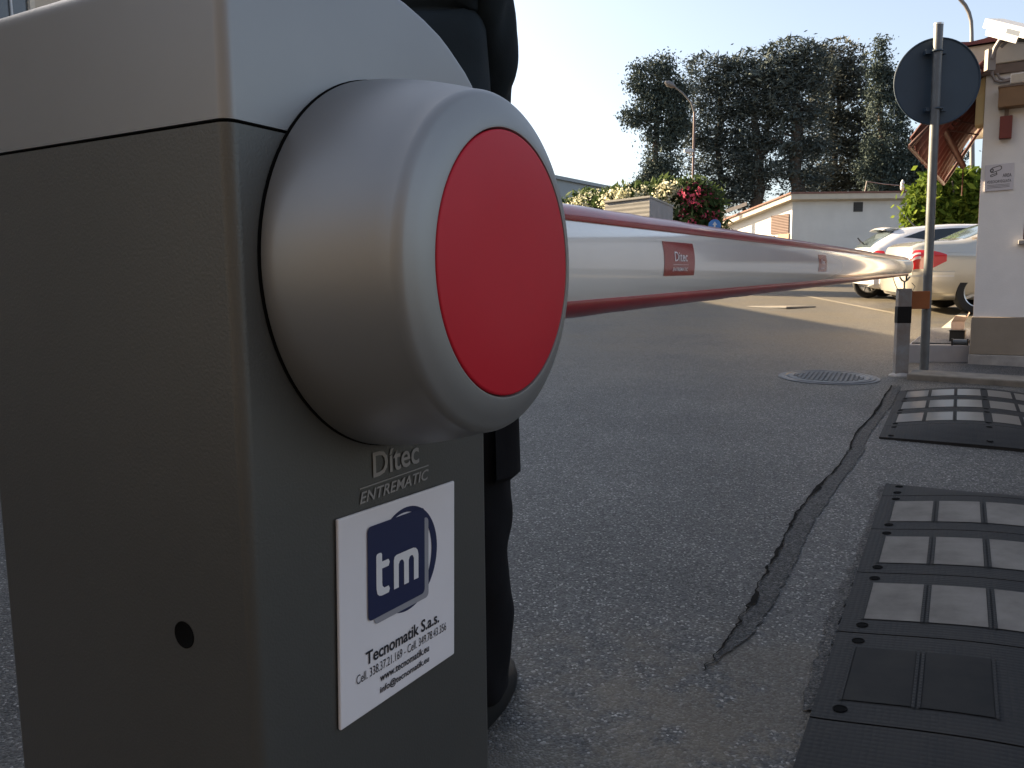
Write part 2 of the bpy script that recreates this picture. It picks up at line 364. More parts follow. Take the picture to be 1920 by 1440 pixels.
EL = [(1657, 914), (1640, 975), (1617, 1040), (1596, 1085), (1575, 1140), (1556, 1190), (1540, 1250), (1520, 1335)]
ground_strip('edge_strip', [(x-6-9*(i/7), y) for i, (x, y) in enumerate(EL)], [(x+12, y) for x, y in EL], 'darkstrip', .0045, jag=.008, seed=8)  # jagged dark strip along the left edge of the near bump

# ------------------------------------------------------------------ barrier cabinet
O = Vector((-.1075, .7309, EYE))
cu_ = Vector((.48497523, .8745065, .00611619)); cv_ = Vector((-.87452718, .48495408, .00466346)); cw_ = Vector((.00111216, -.00761044, .99997042))
EH = EYE - gz(.73)                             # eye height above the cabinet's foot
CM = plane_fit(O - cw_*EH, cu_, cv_, cw_)
A_, B_, S_ = .1832, .1623, .3342
ZS = .1222 + EH; ZH = .0235 + EH
cab = thing('barrier_cabinet', 'dark grey barrier cabinet with silver cap and big round hub with a red disc', 'barrier cabinet', mw=CM)
mb = MB(); mb.box(-A_, B_, 0, S_, -.02, ZS)
mb.build('housing', 'housing', cab, smooth=40, bevel=.010, seg=6, keep=lambda e: abs(e.verts[0].co.z-e.verts[1].co.z) > .2)
mb = MB(); mb.box(-A_+.005, B_-.005, .005, S_-.005, ZS-.004, ZS+.006); mb.build('seam', 'dark', cab)
# cap: profile in the (along face, height) plane
cp = [(-A_, .1248), (B_, .1248), (B_, .176), (.1600, .196), (.1545, .2085), (.1481, .2168), (.135, .2270), (.118, .2367), (.105, .2440), (.0897, .2510), (.063, .2592), (.0338, .2656), (0, .2690), (-.04, .2690), (-.08, .2650), (-.12, .2575), (-.16, .2440), (-A_, .2330)]
mb = MB(); mb.prism([(x, z+EH) for x, z in cp], 0, S_)
zb = .1248+EH
mb.build('cap', 'cap', cab, smooth=32, bevel=.010, seg=6, bang=28, keep=lambda e: not (abs(e.verts[0].co.z-zb) < 1e-4 and abs(e.verts[1].co.z-zb) < 1e-4))
# hub: a blunt cone on the face, axis along -y
HX = frame_z((0, 0, 0), (0, -1, 0)); HX.translation = Vector((0, 0, ZH))
pr = [(.150, -.001), (.158, .000), (.1605, .003)]
for i in range(1, 13): pr.append((.1605-.0185*(i/12)**1.7, .003+.100*i/12))
for i in range(1, 9):
    a = i/8*R(72); pr.append((.142-.0078*(1-math.cos(a))/(1-math.cos(R(72))), .103+.0112*math.sin(a)/math.sin(R(72))))
pr += [(.128, .1172), (.1125, .1228), (.1108, .1226), (.1096, .1190)]
mb = MB(); mb.lathe(pr, 128, mx=HX, cap1=False)
hub = mb.build('hub', 'hub', cab, smooth=30)
mb = MB(); mb.lathe([(.1092, .1195), (.1091, .1218), (.1085, .1226), (.107, .1230), (.05, .1238), (.004, .124)], 128, mx=HX); mb.build('red_disc', 'red', hub, smooth=50)
mb = MB(); mb.lathe([(.1614, -.0005), (.1614, .0010), (.150, .0010)], 96, mx=HX); mb.build('hub_gasket', 'dark', hub)
# lock plug on the left face
HP = frame_z((-A_, .078, EH-.2687), (-1, 0, 0)); mb = MB()
mb.lathe([(.0112, -.001), (.0112, .0006), (.0104, .0007), (.0098, .0002), (.002, .0002)], 32, mx=HP); mb.build('lock_plug', 'dark', cab, smooth=40)
face = lambda d: (lambda x, z: (x, -d, z+EH))
mb = MB(); put_text(mb, 'D\u00edtec', -.003, -.1635,   .070, .023, .012, 0, face(.0012))
mb.box(-.057, .0478, -.0012, -.0004, EH-.1697, EH-.1687)
put_text(mb, 'ENTREMATIC', -.005, -.1830, .105, .0105, .012, .25, face(.0012)); mb.build('lettering', 'letter', cab)
# small grey latch box on the far side
mb = MB(); mb.box(B_, B_+.018, .035, .12, EH-.30, EH-.205); mb.build('latch_box', mat('dark_grey_plastic', (.05, .05, .055), .35), cab, smooth=40, bevel=.003, seg=2)
mb = MB(); mb.box(-A_-.03, B_+.03, -.03, S_+.03, -.12, -.006); mb.build('footing', 'base', cab, bevel=.006, seg=2)

# company plate stuck on the right face
pl = thing('company_plate', 'square white company plate with navy logo and phone numbers on the cabinet face', 'sign plate', mw=CM @ Matrix.Translation((-.004, -.0012, EH-.2835)) @ Matrix.Rotation(R(2.0), 4, 'Y'))
mb = MB(); mb.box(-.0895, .0895, -.0034, 0, -.093, .093); mb.build('panel', 'plate', pl, bevel=.0012, seg=2)
pf = lambda d: (lambda x, z: (x, -.0034-d, z))
def disc_pts(cx, cz, r, n=64, a0=0): return [(cx+r*math.cos(a0+2*math.pi*i/n), cz+r*math.sin(a0+2*math.pi*i/n)) for i in range(n)]
def rrect(x0, x1, z0, z1, r, n=6):
    out = []
    for cx, cz, a in ((x1-r, z1-r, 0), (x0+r, z1-r, 90), (x0+r, z0+r, 180), (x1-r, z0+r, 270)):
        for i in range(n+1): out.append((cx+r*math.cos(R(a+90*i/n)), cz+r*math.sin(R(a+90*i/n))))
    return out
mb = MB(); outer = disc_pts(.006, .033, .0505); inner = disc_pts(.0015, .0335, .0455)
mb.grid([[pf(.0004)(*a), pf(.0004)(*b)] for a, b in zip(outer+outer[:1], inner+inner[:1])]); mb.build('logo_ring', 'navy', pl)
mb = MB(); mb.add([pf(.0008)(x, z) for x, z in rrect(-.044, .041, -.0145, .0665, .005)], [tuple(range(28))]); mb.build('logo_shadow', 'shade', pl)
mb = MB(); mb.add([pf(.0012)(x, z) for x, z in rrect(-.053, .034, -.0085, .0775, .005)], [tuple(range(28))]); mb.build('logo_square', 'navy', pl)
mb = MB(); k_ = .0405; tx = -.0415; tz = .010
t_poly = [(.10, 1.0), (.03, .99), (0, .95), (0, .20), (.03, .08), (.10, .02), (.20, 0), (.43, 0), (.47, .08), (.43, .16), (.27, .16), (.21, .22), (.20, .30), (.20, .62), (.43, .62), (.47, .70), (.43, .78), (.20, .78), (.20, .95), (.17, .99)]
m_poly = [(.62, 0), (.80, 0), (.80, .54), (.84, .61), (.90, .63), (.96, .61), (1.0, .54), (1.0, 0), (1.18, 0), (1.18, .54), (1.22, .61), (1.28, .63), (1.34, .61), (1.38, .54), (1.38, 0), (1.56, 0), (1.56, .58), (1.53, .69), (1.46, .76), (1.36, .79), (.72, .79), (.65, .76), (.62, .68)]
for poly in (t_poly, m_poly): mb.add([pf(.0016)(tx+x*k_*1.02, tz+z*k_) for x, z in poly], [tuple(range(len(poly)))])
mb.build('logo_lettering', 'white', pl)
mb = MB()
put_text(mb, 'Tecnomatik S.a.s.', .002, -.0480, .116, .0125, .02, 0, pf(.0006))
put_text(mb, 'Cell. 338.37.21.169 - Cell. 349.78.43.356', .002, -.0605, .142, .0085, 0, 0, pf(.0006))
put_text(mb, 'www.tecnomatik.eu', .003, -.0715, .078, .0075, .018, 0, pf(.0006))
put_text(mb, 'info@tecnomatik.eu', .003, -.0840, .078, .0085, .018, 0, pf(.0006))
mb.build('lettering', 'ink', pl)

# ------------------------------------------------------------------ barrier arm
A0 = O + cw_*(.0235+.006) - cv_*.05; AT = at(1702, 500, 5.85)
ax = (AT-A0); ARM_L = ax.length; ax.normalize(); ay = Vector((0, 0, 1)).cross(ax).normalized(); az = ax.cross(ay)
AM = plane_fit(A0, ax, ay, az)
arm = thing('boom_barrier', 'long glossy white barrier arm with red rubber edges reaching across the road', 'barrier arm', mw=AM)
def armside(z): return .036*math.sqrt(max(0, 1-(z/.062)**2))      # half thickness of the tube at height z
N = 9
def arm_outline(): 
    zz = [-.044+.088*i/16 for i in range(17)]
    return [(-armside(z), z) for z in zz] + [(armside(z), z) for z in reversed(zz)]
mb = MB(); ol = arm_outline(); n_ = len(ol); X0, X1 = -.02, ARM_L
sx = [X0 + (X1-X0)*i/40 for i in range(41)]
mb.add([(x, y, z) for x in sx for y, z in ol], [(i*n_+j, i*n_+(j+1) % n_, (i+1)*n_+(j+1) % n_, (i+1)*n_+j) for i in range(40) for j in range(n_)] + [tuple(range(n_)), tuple(40*n_+j for j in range(n_))])
mb.build('tube', 'arm', arm, smooth=35)
for sgn, nm in ((1, 'top'), (-1, 'bottom')):
    hw0 = armside(.044)
    po = [(-hw0-.0012, .0438), (-hw0-.0022, .0470), (-hw0+.0005, .0545), (-.0185, .0605), (-.012, .0635), (-.004, .0645), (.004, .0645), (.012, .0635), (.0185, .0605), (hw0-.0005, .0545), (hw0+.0022, .0470), (hw0+.0012, .0438)]
    k = len(po); mb = MB(); SX = [X0+.02+(ARM_L-.35-X0)*i/120 for i in range(121)]; vs = []
    for x in SX:
        wob = .0012*noise.noise(Vector((x*9, sgn*4, 0))) + .0008*noise.noise(Vector((x*30, sgn*4, 2)))
        for y, z in po: vs.append((x, y, sgn*(z + wob*((z-.044)/.02))))
    mb.add(vs, [(i*k+j, i*k+(j+1) % k, (i+1)*k+(j+1) % k, (i+1)*k+j) for i in range(120) for j in range(k)] + [tuple(range(k)), tuple(120*k+j for j in range(k))])
    mb.build('rubber_edge', 'armred', arm, smooth=40)
mb = MB(); cap_ol = [(y*1.03, z*1.02) for y, z in ol]
mb.add([(x, y*s, z*s) for x, s in ((ARM_L-.03, 1), (ARM_L+.004, 1), (ARM_L+.010, .9)) for y, z in cap_ol], [(i*n_+j, i*n_+(j+1) % n_, (i+1)*n_+(j+1) % n_, (i+1)*n_+j) for i in range(2) for j in range(n_)] + [tuple(range(n_)), tuple(2*n_+j for j in range(n_))])
mb.build('end_cap', 'alu', arm, smooth=35)
mb = MB(); mb.box(ARM_L-.12, ARM_L-.05, -.012, .012, -.066, -.0445); mb.tube([(ARM_L-.085, 0, -.060), (ARM_L-.085, 0, -.10)], .006, 8); mb.build('bracket', 'blacktrim', arm)
def arm_x(px):                                  # distance along the arm seen at a pixel column
    d = ray(px, 500); nrm = d.cross(u_); return nrm.dot(Vector((0, 0, EYE))-A0+ay*.034)/nrm.dot(ax)
for px0, px1, z0, z1, lettered in ((1243, 1300, -.019, .027, True), (1534, 1549, -.017, .027, True)):
    xa, xb = arm_x(px0), arm_x(px1)
    side = lambda d: (lambda x, z: (x, -armside(z)-d, z))
    zl, zh = -.019, .029
    mb = MB(); mb.grid([[side(.0006)(xa+(xb-xa)*i/6, zl+(zh-zl)*j/12) for j in range(13)] for i in range(7)])
    st = mb.build('sticker', 'sticker', arm, smooth=60)
    cx = (xa+xb)/2; wd = xb-xa; mb = MB()
    put_text(mb, 'Ditec', cx+wd*.02, .0015, wd*.42, .014, .01, 0, side(.0012))
    mb.grid([[side(.0012)(cx-wd*.24+wd*.5*i/4, z) for z in (-.0035, -.0030)] for i in range(5)])
    put_text(mb, 'ENTREMATIC', cx, -.0125, wd*.5, .0052, .012, .25, side(.0012)); mb.build('lettering', 'white', st)

# ------------------------------------------------------------------ person standing behind the cabinet
def skin(name, chains, material, parent=None, sub=2, wrinkle=0, wscale=9, seed=0):
    """chains: lists of (key, (x,y,z), radius or (rx,ry)); equal keys share a vertex; the first vertex is the root"""
    vs, rad, idx, ed = [], [], {}, []
    for ch in chains:
        prev = None
        for key, p, r in ch:
            if key not in idx: idx[key] = len(vs); vs.append(p); rad.append(r if hasattr(r, '__len__') else (r, r))
            if prev is not None: ed.append((prev, idx[key]))
            prev = idx[key]
    me = bpy.data.meshes.new(name); me.from_pydata(vs, ed, []); o = bpy.data.objects.new(name, me); COL.objects.link(o)
    md = o.modifiers.new('skin', 'SKIN'); md.use_smooth_shade = True; md.branch_smoothing = .4
    for i, r in enumerate(rad): me.skin_vertices[0].data[i].radius = r; me.skin_vertices[0].data[i].use_root = (i == 0)
    sd_ = o.modifiers.new('sub', 'SUBSURF'); sd_.levels = sub; sd_.render_levels = sub
    bpy.context.view_layer.update(); m2 = bpy.data.meshes.new_from_object(o.evaluated_get(bpy.context.evaluated_depsgraph_get()))
    o.modifiers.clear(); o.data = m2; m2.materials.clear(); m2.materials.append(M[material])
    if wrinkle:
        for v in m2.vertices:
            n_ = noise.noise(Vector((v.co.x*wscale+seed, v.co.y*wscale, v.co.z*wscale*.7)))+.5*noise.noise(Vector((v.co.x*wscale*2.5, v.co.y*wscale*2.5, v.co.z*wscale*1.4+seed)))
            v.co += v.normal*wrinkle*n_
    m2.shade_smooth()
    if parent: o.parent = parent
    return o
M['skin'] = mat('skin', (.42, .24, .16), .55, var=.06); M['hair'] = mat('dark_hair', (.02, .015, .012), .6, bump=.6, bscale=120)
M['jacket'] = mat('dark_teal_cotton', (.014, .021, .027), .85, var=.2, vscale=9, bump=.3, bscale=300, spec=.2)
M['trousers'] = mat('black_work_cotton', (.008, .008, .010), .85, var=.25, vscale=9, bump=.3, bscale=300, spec=.15)
M['shoe'] = mat('black_leather', (.008, .008, .008), .5, spec=.3); M['eye'] = mat('eye_white', (.7, .68, .65), .2); M['lip'] = mat('lips', (.30, .12, .10), .5)
PX, PY = -.192, 1.53; PB = Vector((PX, PY, gz(PY)))
def arm_chain(sg, r, cut=None):
    c = [('chest', (0, -.01, 1.36), (.13, .092)), ('sh%d' % sg, (sg*.145, .01, 1.405), r*1.05), ('el%d' % sg, (sg*.108, .20, 1.22), r*.9), ('wr%d' % sg, (sg*.09, .34, 1.16), r*.72)]
    return c if cut is None else c[:cut]
fing = []
for sg in (-1, 1):
    pal = ('pa%d' % sg, (sg*.055, .415, 1.18), (.034, .018))
    fing.append([('wr%d' % sg, (sg*.09, .34, 1.16), .026), pal])
    for k, (dx, ln) in enumerate(((-.026, .068), (-.009, .078), (.008, .074), (.024, .058))):
        b0 = (sg*(.050+dx*.9), .445, 1.185+.006*k); fing.append([pal, ('f%d%d0' % (sg, k), b0, .0105), ('f%d%d1' % (sg, k), (b0[0]-sg*.008, b0[1]+ln*.50, b0[2]+.012), .0092), ('f%d%d2' % (sg, k), (b0[0]-sg*.022, b0[1]+ln*.72, b0[2]+.036), .0078)])
    fing.append([pal, ('t%d0' % sg, (sg*.022, .40, 1.20), .0125), ('t%d1' % sg, (sg*.010, .43, 1.228), .010), ('t%d2' % sg, (sg*.004, .452, 1.246), .0085)])
chains = [[('pelvis', (0, 0, .95), (.118, .088)), ('waist', (0, -.005, 1.10), (.115, .088)), ('chest', (0, -.01, 1.36), (.13, .092)), ('neck', (0, .005, 1.49), .052), ('jaw', (0, .03, 1.565), (.058, .066)), ('brow', (0, .025, 1.645), (.073, .088)), ('crown', (0, .012, 1.70), (.060, .072))]]
for sg in (-1, 1):
    chains.append(arm_chain(sg, .042)); chains.append([('pelvis', (0, 0, .95), (.118, .088)), ('hip%d' % sg, (sg*.095, 0, .84), .066), ('kn%d' % sg, (sg*.108, .015, .48), .056), ('an%d' % sg, (sg*.112, -.015, .085), .038), ('to%d' % sg, (sg*.135, .11, .035), .032)])
chains += fing
per = skin('person', chains, 'skin', wrinkle=0); per.location = PB; per.rotation_euler = (0, 0, R(-8))
tag(per, 'person in dark teal jacket and black work trousers standing with back turned behind the cabinet', 'person')
jk = skin('jacket', [[('hem', (0, 0, .80), (.176, .134)), ('pelvis', (0, 0, .97), (.172, .130)), ('waist', (0, -.005, 1.12), (.176, .132)), ('chest', (0, -.01, 1.34), (.190, .138)), ('yoke', (0, -.005, 1.43), (.135, .105)), ('neck', (0, .005, 1.53), .070)]] + [[('yoke', (0, -.005, 1.43), (.135, .105)), ('sh%d' % sg, (sg*.152, .01, 1.405), .082), ('up%d' % sg, (sg*.136, .10, 1.315), .066), ('el%d' % sg, (sg*.110, .20, 1.22), .058), ('wr%d' % sg, (sg*.10, .325, 1.16), .044)] for sg in (-1, 1)], 'jacket', per, 3, .016, 8)
tr_ = skin('trousers', [[('pelvis', (0, 0, 1.06), (.150, .112)), ('crotch', (0, 0, .88), (.150, .112))]] + [[('crotch', (0, 0, .88), (.150, .112)), ('hip%d' % sg, (sg*.095, 0, .76), .094), ('kn%d' % sg, (sg*.112, .012, .48), .082), ('sh%d' % sg, (sg*.116, -.008, .26), .078), ('an%d' % sg, (sg*.116, -.005, .075), .074), ('cu%d' % sg, (sg*.116, .0, .03), .070)] for sg in (-1, 1)], 'trousers', per, 3, .011, 11, 5)
for sg in (-1, 1):                              # thigh pockets with flaps
    mb = MB(); P = []
    for i in range(7):
        a = R(-50+100*i/6); P.append([(sg*(.112+(.094+d)*math.cos(a)), (.094+d)*math.sin(a)*1.05, z) for z, d in ((.70, -.006), (.695, .004), (.645, .008), (.635, .0), (.50, .003), (.49, -.008))])
    mb.grid(P); mb.build('pocket', 'trousers', tr_, smooth=40)
for sg in (-1, 1):
    mb = MB(); ang = -sg*R(10)
    n1 = []
    for i in range(15):                         # shoe: rows from heel to toe
        t_ = i/14; y = -.085+.285*t_; wd = .036+.016*math.sin(math.pi*min(1, t_*1.05))-(.018*max(0, t_-.8)/.2); hgt = .095 if t_ < .3 else .095-.05*(t_-.3)/.5 if t_ < .8 else .045-.015*(t_-.8)/.2
        n1.append([(x_*math.cos(ang)-y*math.sin(ang)+sg*.112, x_*math.sin(ang)+y*math.cos(ang), z_) for x_, z_ in ((-wd, 0), (-wd*1.03, .022), (-wd*.9, hgt*.7), (-wd*.45, hgt), (wd*.45, hgt), (wd*.9, hgt*.7), (wd*1.03, .022), (wd, 0), (-wd, 0))])
    mb.grid(n1); mb.add(n1[0][:-1], [tuple(range(8))]); mb.add(n1[-1][:-1], [tuple(range(8))]); mb.build('shoe', 'shoe', per, smooth=50)
mb = MB(); P = []
for i in range(11):
    th_ = R(4+i*10.5); row = []
    for j in range(25):
        ph = 2*math.pi*j/24; back = .5-.5*math.sin(ph); lim = min(th_, R(62)+R(60)*back); rr2 = 1+.05*noise.noise(Vector((math.cos(ph)*6, math.sin(ph)*6, i*.7)))
        row.append((.083*rr2*math.sin(lim)*math.cos(ph), .012+.098*rr2*math.sin(lim)*math.sin(ph), 1.655+.098*rr2*math.cos(lim)))
    P.append(row)
mb.grid(P); mb.build('hair', 'hair', per, smooth=70)
for sg in (-1, 1):
    mb = MB(); mb.lathe([(.002, -.012), (.010, -.007), (.012, 0), (.010, .007), (.002, .012)], 12, mx=Matrix.Translation((sg*.031, .101, 1.625))); ey = mb.build('eye', 'eye', per, smooth=60)
    mb = MB(); mb.lathe([(.0062, 0), (.005, .0012), (.001, .0014)], 14, mx=frame_z((sg*.031, .1125, 1.625), (0, 1, 0))); mb.build('iris', 'ink', ey)
    mb = MB(); mb.lathe([(.004, -.010), (.016, -.006), (.017, .004), (.010, .008)], 12, mx=Matrix.Translation((sg*.076, .015, 1.615)) @ Matrix.Rotation(R(80*sg), 4, 'Y') @ Matrix.Scale(1.7, 4, (1, 0, 0))); mb.build('ear', 'skin', per, smooth=60)
mb = MB(); mb.add([(-.016, .098, 1.588), (.016, .098, 1.588), (0, .128, 1.590), (-.008, .105, 1.635), (.008, .105, 1.635)], [(0, 2, 3), (2, 1, 4), (3, 2, 4), (0, 1, 2)]); mb.build('nose', 'skin', per, smooth=70)
mb = MB(); mb.tube([(-.024, .090, 1.560), (-.01, .098, 1.561), (.01, .098, 1.561), (.024, .090, 1.560)], [.003, .006, .006, .003], 8); mb.build('mouth', 'lip', per, smooth=70)

# ------------------------------------------------------------------ arm rest post
pb = gp(1688, 705); top = at(1696, 541, pb.y)
rest = thing('support_post', 'weathered square steel post with a black band under the tip of the barrier arm', 'support post', (pb.x, pb.y, gz(pb.y)), -R(10))
H = top.z - gz(pb.y); hw = .046
mb = MB(); mb.box(-hw, hw, -hw*.8, hw*.8, -.03, H); mb.build('post', 'post', rest, bevel=.005, seg=2)
mb = MB(); zb0 = at(1692, 606, pb.y).z-gz(pb.y); mb.box(-hw-.002, hw+.002, -hw*.8-.002, hw*.8+.002, zb0, zb0+.125); mb.build('band', 'band', rest, bevel=.004, seg=1)
mb = MB(); mb.tube([(0, 0, H-.01), (0, 0, H+.055)], .006, 8); mb.tube([(-.035, 0, H+.085), (-.018, 0, H+.06), (0, 0, H+.05), (.018, 0, H+.06), (.035, 0, H+.085)], .006, 8); mb.build('fork', 'galv', rest, smooth=50)
mb = MB(); mb.box(hw+.004, hw+.135, .0, .02, H-.15, H-.02); mb.box(hw-.002, hw+.006, .004, .016, H-.10, H-.06); mb.build('reflector', 'orange', rest, bevel=.003, seg=1)
mb = MB(); mb.lathe([(.085, -.01), (.08, .008), (.06, .02), (.03, .03)], 14); mb.build('base_mortar', 'base', rest)
tip = at(1676, 522, pb.y-.35)
wi = thing('safety_wire', 'thin looped steel wire between the arm tip and the square post', 'wire', (pb.x, pb.y, gz(pb.y)))
o_ = Vector((pb.x, pb.y, gz(pb.y))); mb = MB()
p0 = at(1674, 519, pb.y-.25)-o_; p1 = at(1690, 545, pb.y-.06)-o_; pts = [p0.lerp(p1, t/8)+Vector((0, 0, -.03*math.sin(math.pi*t/8))) for t in range(9)]
mb.tube(pts, .0028, 6); mb.build('strand', 'galv', wi, smooth=60)
mb = MB(); q0 = at(1708, 538, pb.y)-o_; mb.tube([q0+Vector((.0, -.01, .03)), q0+Vector((.025, -.01, .005)), q0+Vector((.01, -.01, -.03)), q0+Vector((-.015, -.01, -.02))], .0028, 6); mb.build('loop', 'galv', wi, smooth=60)

# ------------------------------------------------------------------ round road sign seen from behind
sb = gp(1732, 703); sy = sb.y
sign = thing('road_sign', 'back of a round dark road sign on a galvanised pole by the gatehouse', 'road sign', (sb.x, sb.y, gz(sb.y)))
base = Vector((sb.x, sb.y, gz(sb.y))); tp = at(1760, 47, sy)-base
mb = MB(); mb.tube([(0, 0, -.03), tp*.5, tp], .031, 20); mb.build('pole', 'galv', sign, smooth=50)
mb = MB(); mb.lathe([(.031, tp.z-.001), (.033, tp.z), (.033, tp.z+.012), (.01, tp.z+.014)], 20, mx=Matrix.Translation((tp.x, tp.y, 0))); mb.build('pole_cap', 'alu', sign, smooth=40)
dc = at(1757, 153, sy+.055)-base; DM = frame_z(dc, (-.06, -1, -.02)); mb = MB(); rad = 76.5/FPX*(sy+.055)*1.0
mb.lathe([(rad-.012, -.006), (rad, -.004), (rad, .004), (rad-.006, .008), (rad-.010, .004), (rad-.014, .0)], 64, mx=DM); mb.build('disc', 'signback', sign, smooth=30)
mb = MB()
for py in (96, 204):
    c = at(1757, py, sy)-base
    mb = MB(); mb.tube([(c.x+.034*math.cos(a), c.y-.034*math.sin(a), c.z) for a in [math.pi*k/10 for k in range(11)]], .008, 6)
    mb.box(c.x-.075, c.x-.03, c.y+.008, c.y+.045, c.z-.014, c.z+.014); mb.box(c.x+.03, c.x+.075, c.y+.008, c.y+.045, c.z-.014, c.z+.014)
    mb.build('bracket', 'signback', sign, smooth=40)
mb = MB(); cz = (at(1734, 570, sy)-base); 
mb.box(cz.x-.012, cz.x+.004, cz.y-.035, cz.y-.029, cz.z-.045, cz.z+.0); mb.build('clip', 'blacktrim', sign)
mb = MB(); mb.lathe([(.075, -.01), (.07, .01), (.036, .025)], 16); mb.build('base_mortar', 'base', sign)

# ------------------------------------------------------------------ speed bump
E1 = Vector((.489, .872, SLOPE*.872)).normalized(); E2 = Vector((.872, -.489, -SLOPE*.489)).normalized(); E3 = E1.cross(E2)
if E3.z < 0: E3 = -E3
BW, BH = .92, .058
def prof(c):
    c = max(0, min(1, c/BW)); return .008 + (BH-.008)*math.sin(math.pi*c)**1.15
GRP = 'rubber speed bump modules across the road'
def bump_piece(p, length, endcap, label, panels, bolts=True, pm='panel'):
    """p: lower left corner at the left base edge, x along E1, y along E2"""
    # right handed frame: x = E2 (across the hump), y = E1 (along)
    t = thing('speed_bump_module', label, 'speed bump', mw=plane_fit(p, E2, E1, E3), group=GRP)
    t['group'] = GRP
    gap = .003
    def h(c, s):
        k = 1.0
        if endcap == 'near': k = min(1, .10+.9*math.sin(math.pi/2*min(1, s/length)))
        if endcap == 'far': k = min(1, .10+.9*math.sin(math.pi/2*min(1, (length-s)/length)))
        return .010 + (prof(c)-.008)*k
    mb = MB(); nc, ns = 40, 10 if endcap else 2
    cs = [BW*i/nc for i in range(nc+1)]; ss = [gap+(length-2*gap)*j/ns for j in range(ns+1)]
    mb.grid([[(c, s, h(c, s)) for s in ss] for c in cs])
    mb.grid([[(c, ss[0], h(c, ss[0])), (c, ss[0], -.012)] for c in cs], flip=False)
    mb.grid([[(c, ss[-1], h(c, ss[-1])), (c, ss[-1], -.012)] for c in cs], flip=True)
    for c in (0, BW): mb.grid([[(c, s, h(c, s)), (c, s, -.012)] for s in ss])
    mb.build('rubber_body', 'rubber', t, smooth=50)
    for c0, c1 in panels:
        mb = MB(); s0, s1 = length*.20, length*.80
        def ridge(c, s, d): return (c, s, h(c, s)+d)
        mb.grid([[ridge(c0+(c1-c0)*i/6, s0+(s1-s0)*j, .0022) for j in (0, 1)] for i in range(7)])
        r = mb.build('reflective_panel', pm if isinstance(pm, str) else pm, t)
        mb = MB()
        for (a0, a1, b0, b1) in ((c0-.007, c0-.001, s0-.005, s1+.005), (c1+.001, c1+.007, s0-.005, s1+.005)):
            mb.grid([[ridge(a0+(a1-a0)*i, b0+(b1-b0)*j, .004) for j in (0, 1)] for i in (0, 1)])
        mb.build('panel_rim', 'rubber', r)
    if bolts:
        for c, s in ((.05, .045), (.05, length-.045), (.47, .05), (.47, length-.05)):
            mb = MB(); mx = Matrix.Translation((c, s, h(c, s)+.001)) @ Matrix.Rotation(-math.atan2(h(c+.01, s)-h(c-.01, s), .02), 4, 'Y')
            mb.lathe([(.014, .0), (.014, .0010), (.011, .0012), (.010, .0002)], 18, mx=mx); mb.build('bolt', 'dark', t, smooth=30)
    return t
PC = [(.050, .172), (.190, .312), (.330, .452), (.490, .612), (.630, .752), (.770, .890)]
ML = .41
nb = gp(1660, 912)                              # far end of the near bump
n0 = nb - E1*.585                               # seam between A and B
def L(p): return Vector((p.x, p.y, gz(p.y)))
bump_piece(L(n0+E1*ML), .19, 'far', 'short plain black rubber end ramp closing the near bump towards the far one', [], True)
bump_piece(L(n0), ML, None, 'near bump rubber module next to its far end ramp, cream panels scuffed', PC)
bump_piece(L(n0-E1*ML), ML, None, 'near bump rubber module with cream panels, second from the end ramp', PC)
bump_piece(L(n0-E1*ML*2), ML, None, 'near bump rubber module with cream panels, just beyond the dirt covered ones', PC)
bump_piece(L(n0-E1*ML*3), ML, None, 'dirt covered rubber module with blackened panels ahead of the sandy seam', PC[:2]+PC[3:], True, 'paneldirty')
bump_piece(L(n0-E1*ML*4), ML, None, 'nearest dirt covered rubber module, half hidden under sand at the bottom', [], False)
f0 = gp(1648, 823)
bump_piece(L(f0), .29, 'near', 'curved black rubber end ramp of the far bump facing the gap', [])
bump_piece(L(f0+E1*.29), ML, None, 'far bump rubber module adjoining the curved end ramp', PC, True, 'panelpale')
bump_piece(L(f0+E1*(.29+ML)), ML, None, 'middle rubber module of the far bump with glossy cream panels', PC, True, 'panelpale')
bump_piece(L(f0+E1*(.29+2*ML)), ML, None, 'farthest rubber module of the bump, next to the pale kerb', PC, True, 'panelpale')

# ------------------------------------------------------------------ manhole and drain covers
mc = gp(1553, 708); mh = thing('manhole_cover', 'round cast iron manhole cover in the asphalt by the square post', 'manhole cover', L(mc))
mh.rotation_euler = (math.atan(SLOPE), 0, 0)
mb = MB(); mb.lathe([(.35, -.01), (.35, .005), (.325, .006), (.32, .012), (.30, .012), (.295, .004), (.285, .004)], 64, cap1=False); mb.build('frame', 'ironpale', mh, smooth=30)
mb = MB(); mb.lathe([(.284, -.01), (.284, .010), (.255, .011), (.25, .007), (.01, .007)], 64)
for i in range(-6, 7):
    for j in range(-6, 7):
        x, y = i*.036+(j % 2)*.018, j*.036
        if x*x+y*y < .235**2: mb.box(x-.012, x+.012, y-.012, y+.012, .007, .0115)
mb.build('lid', 'castiron', mh, smooth=30)
dA, dB, dC, dD = gp(1411, 575), gp(1500, 581), gp(1498, 574), gp(1418, 570)
dm = (dA+dB+dC+dD)/4; dr = thing('drain_cover', 'flat rectangular steel drain cover in the sunlit asphalt', 'drain cover', L(dm), math.atan2((dB-dA).y, (dB-dA).x)); 
mb = MB(); mb.box(-.55, .55, -.35, .35, -.02, .006); mb.build('frame', 'ironpale', dr, bevel=.004, seg=1)
mb = MB(); mb.box(-.49, -.01, -.29, .29, .0, .011); mb.box(.01, .49, -.29, .29, 0, .011); mb.build('lid', 'kerb', dr, bevel=.004, seg=1)

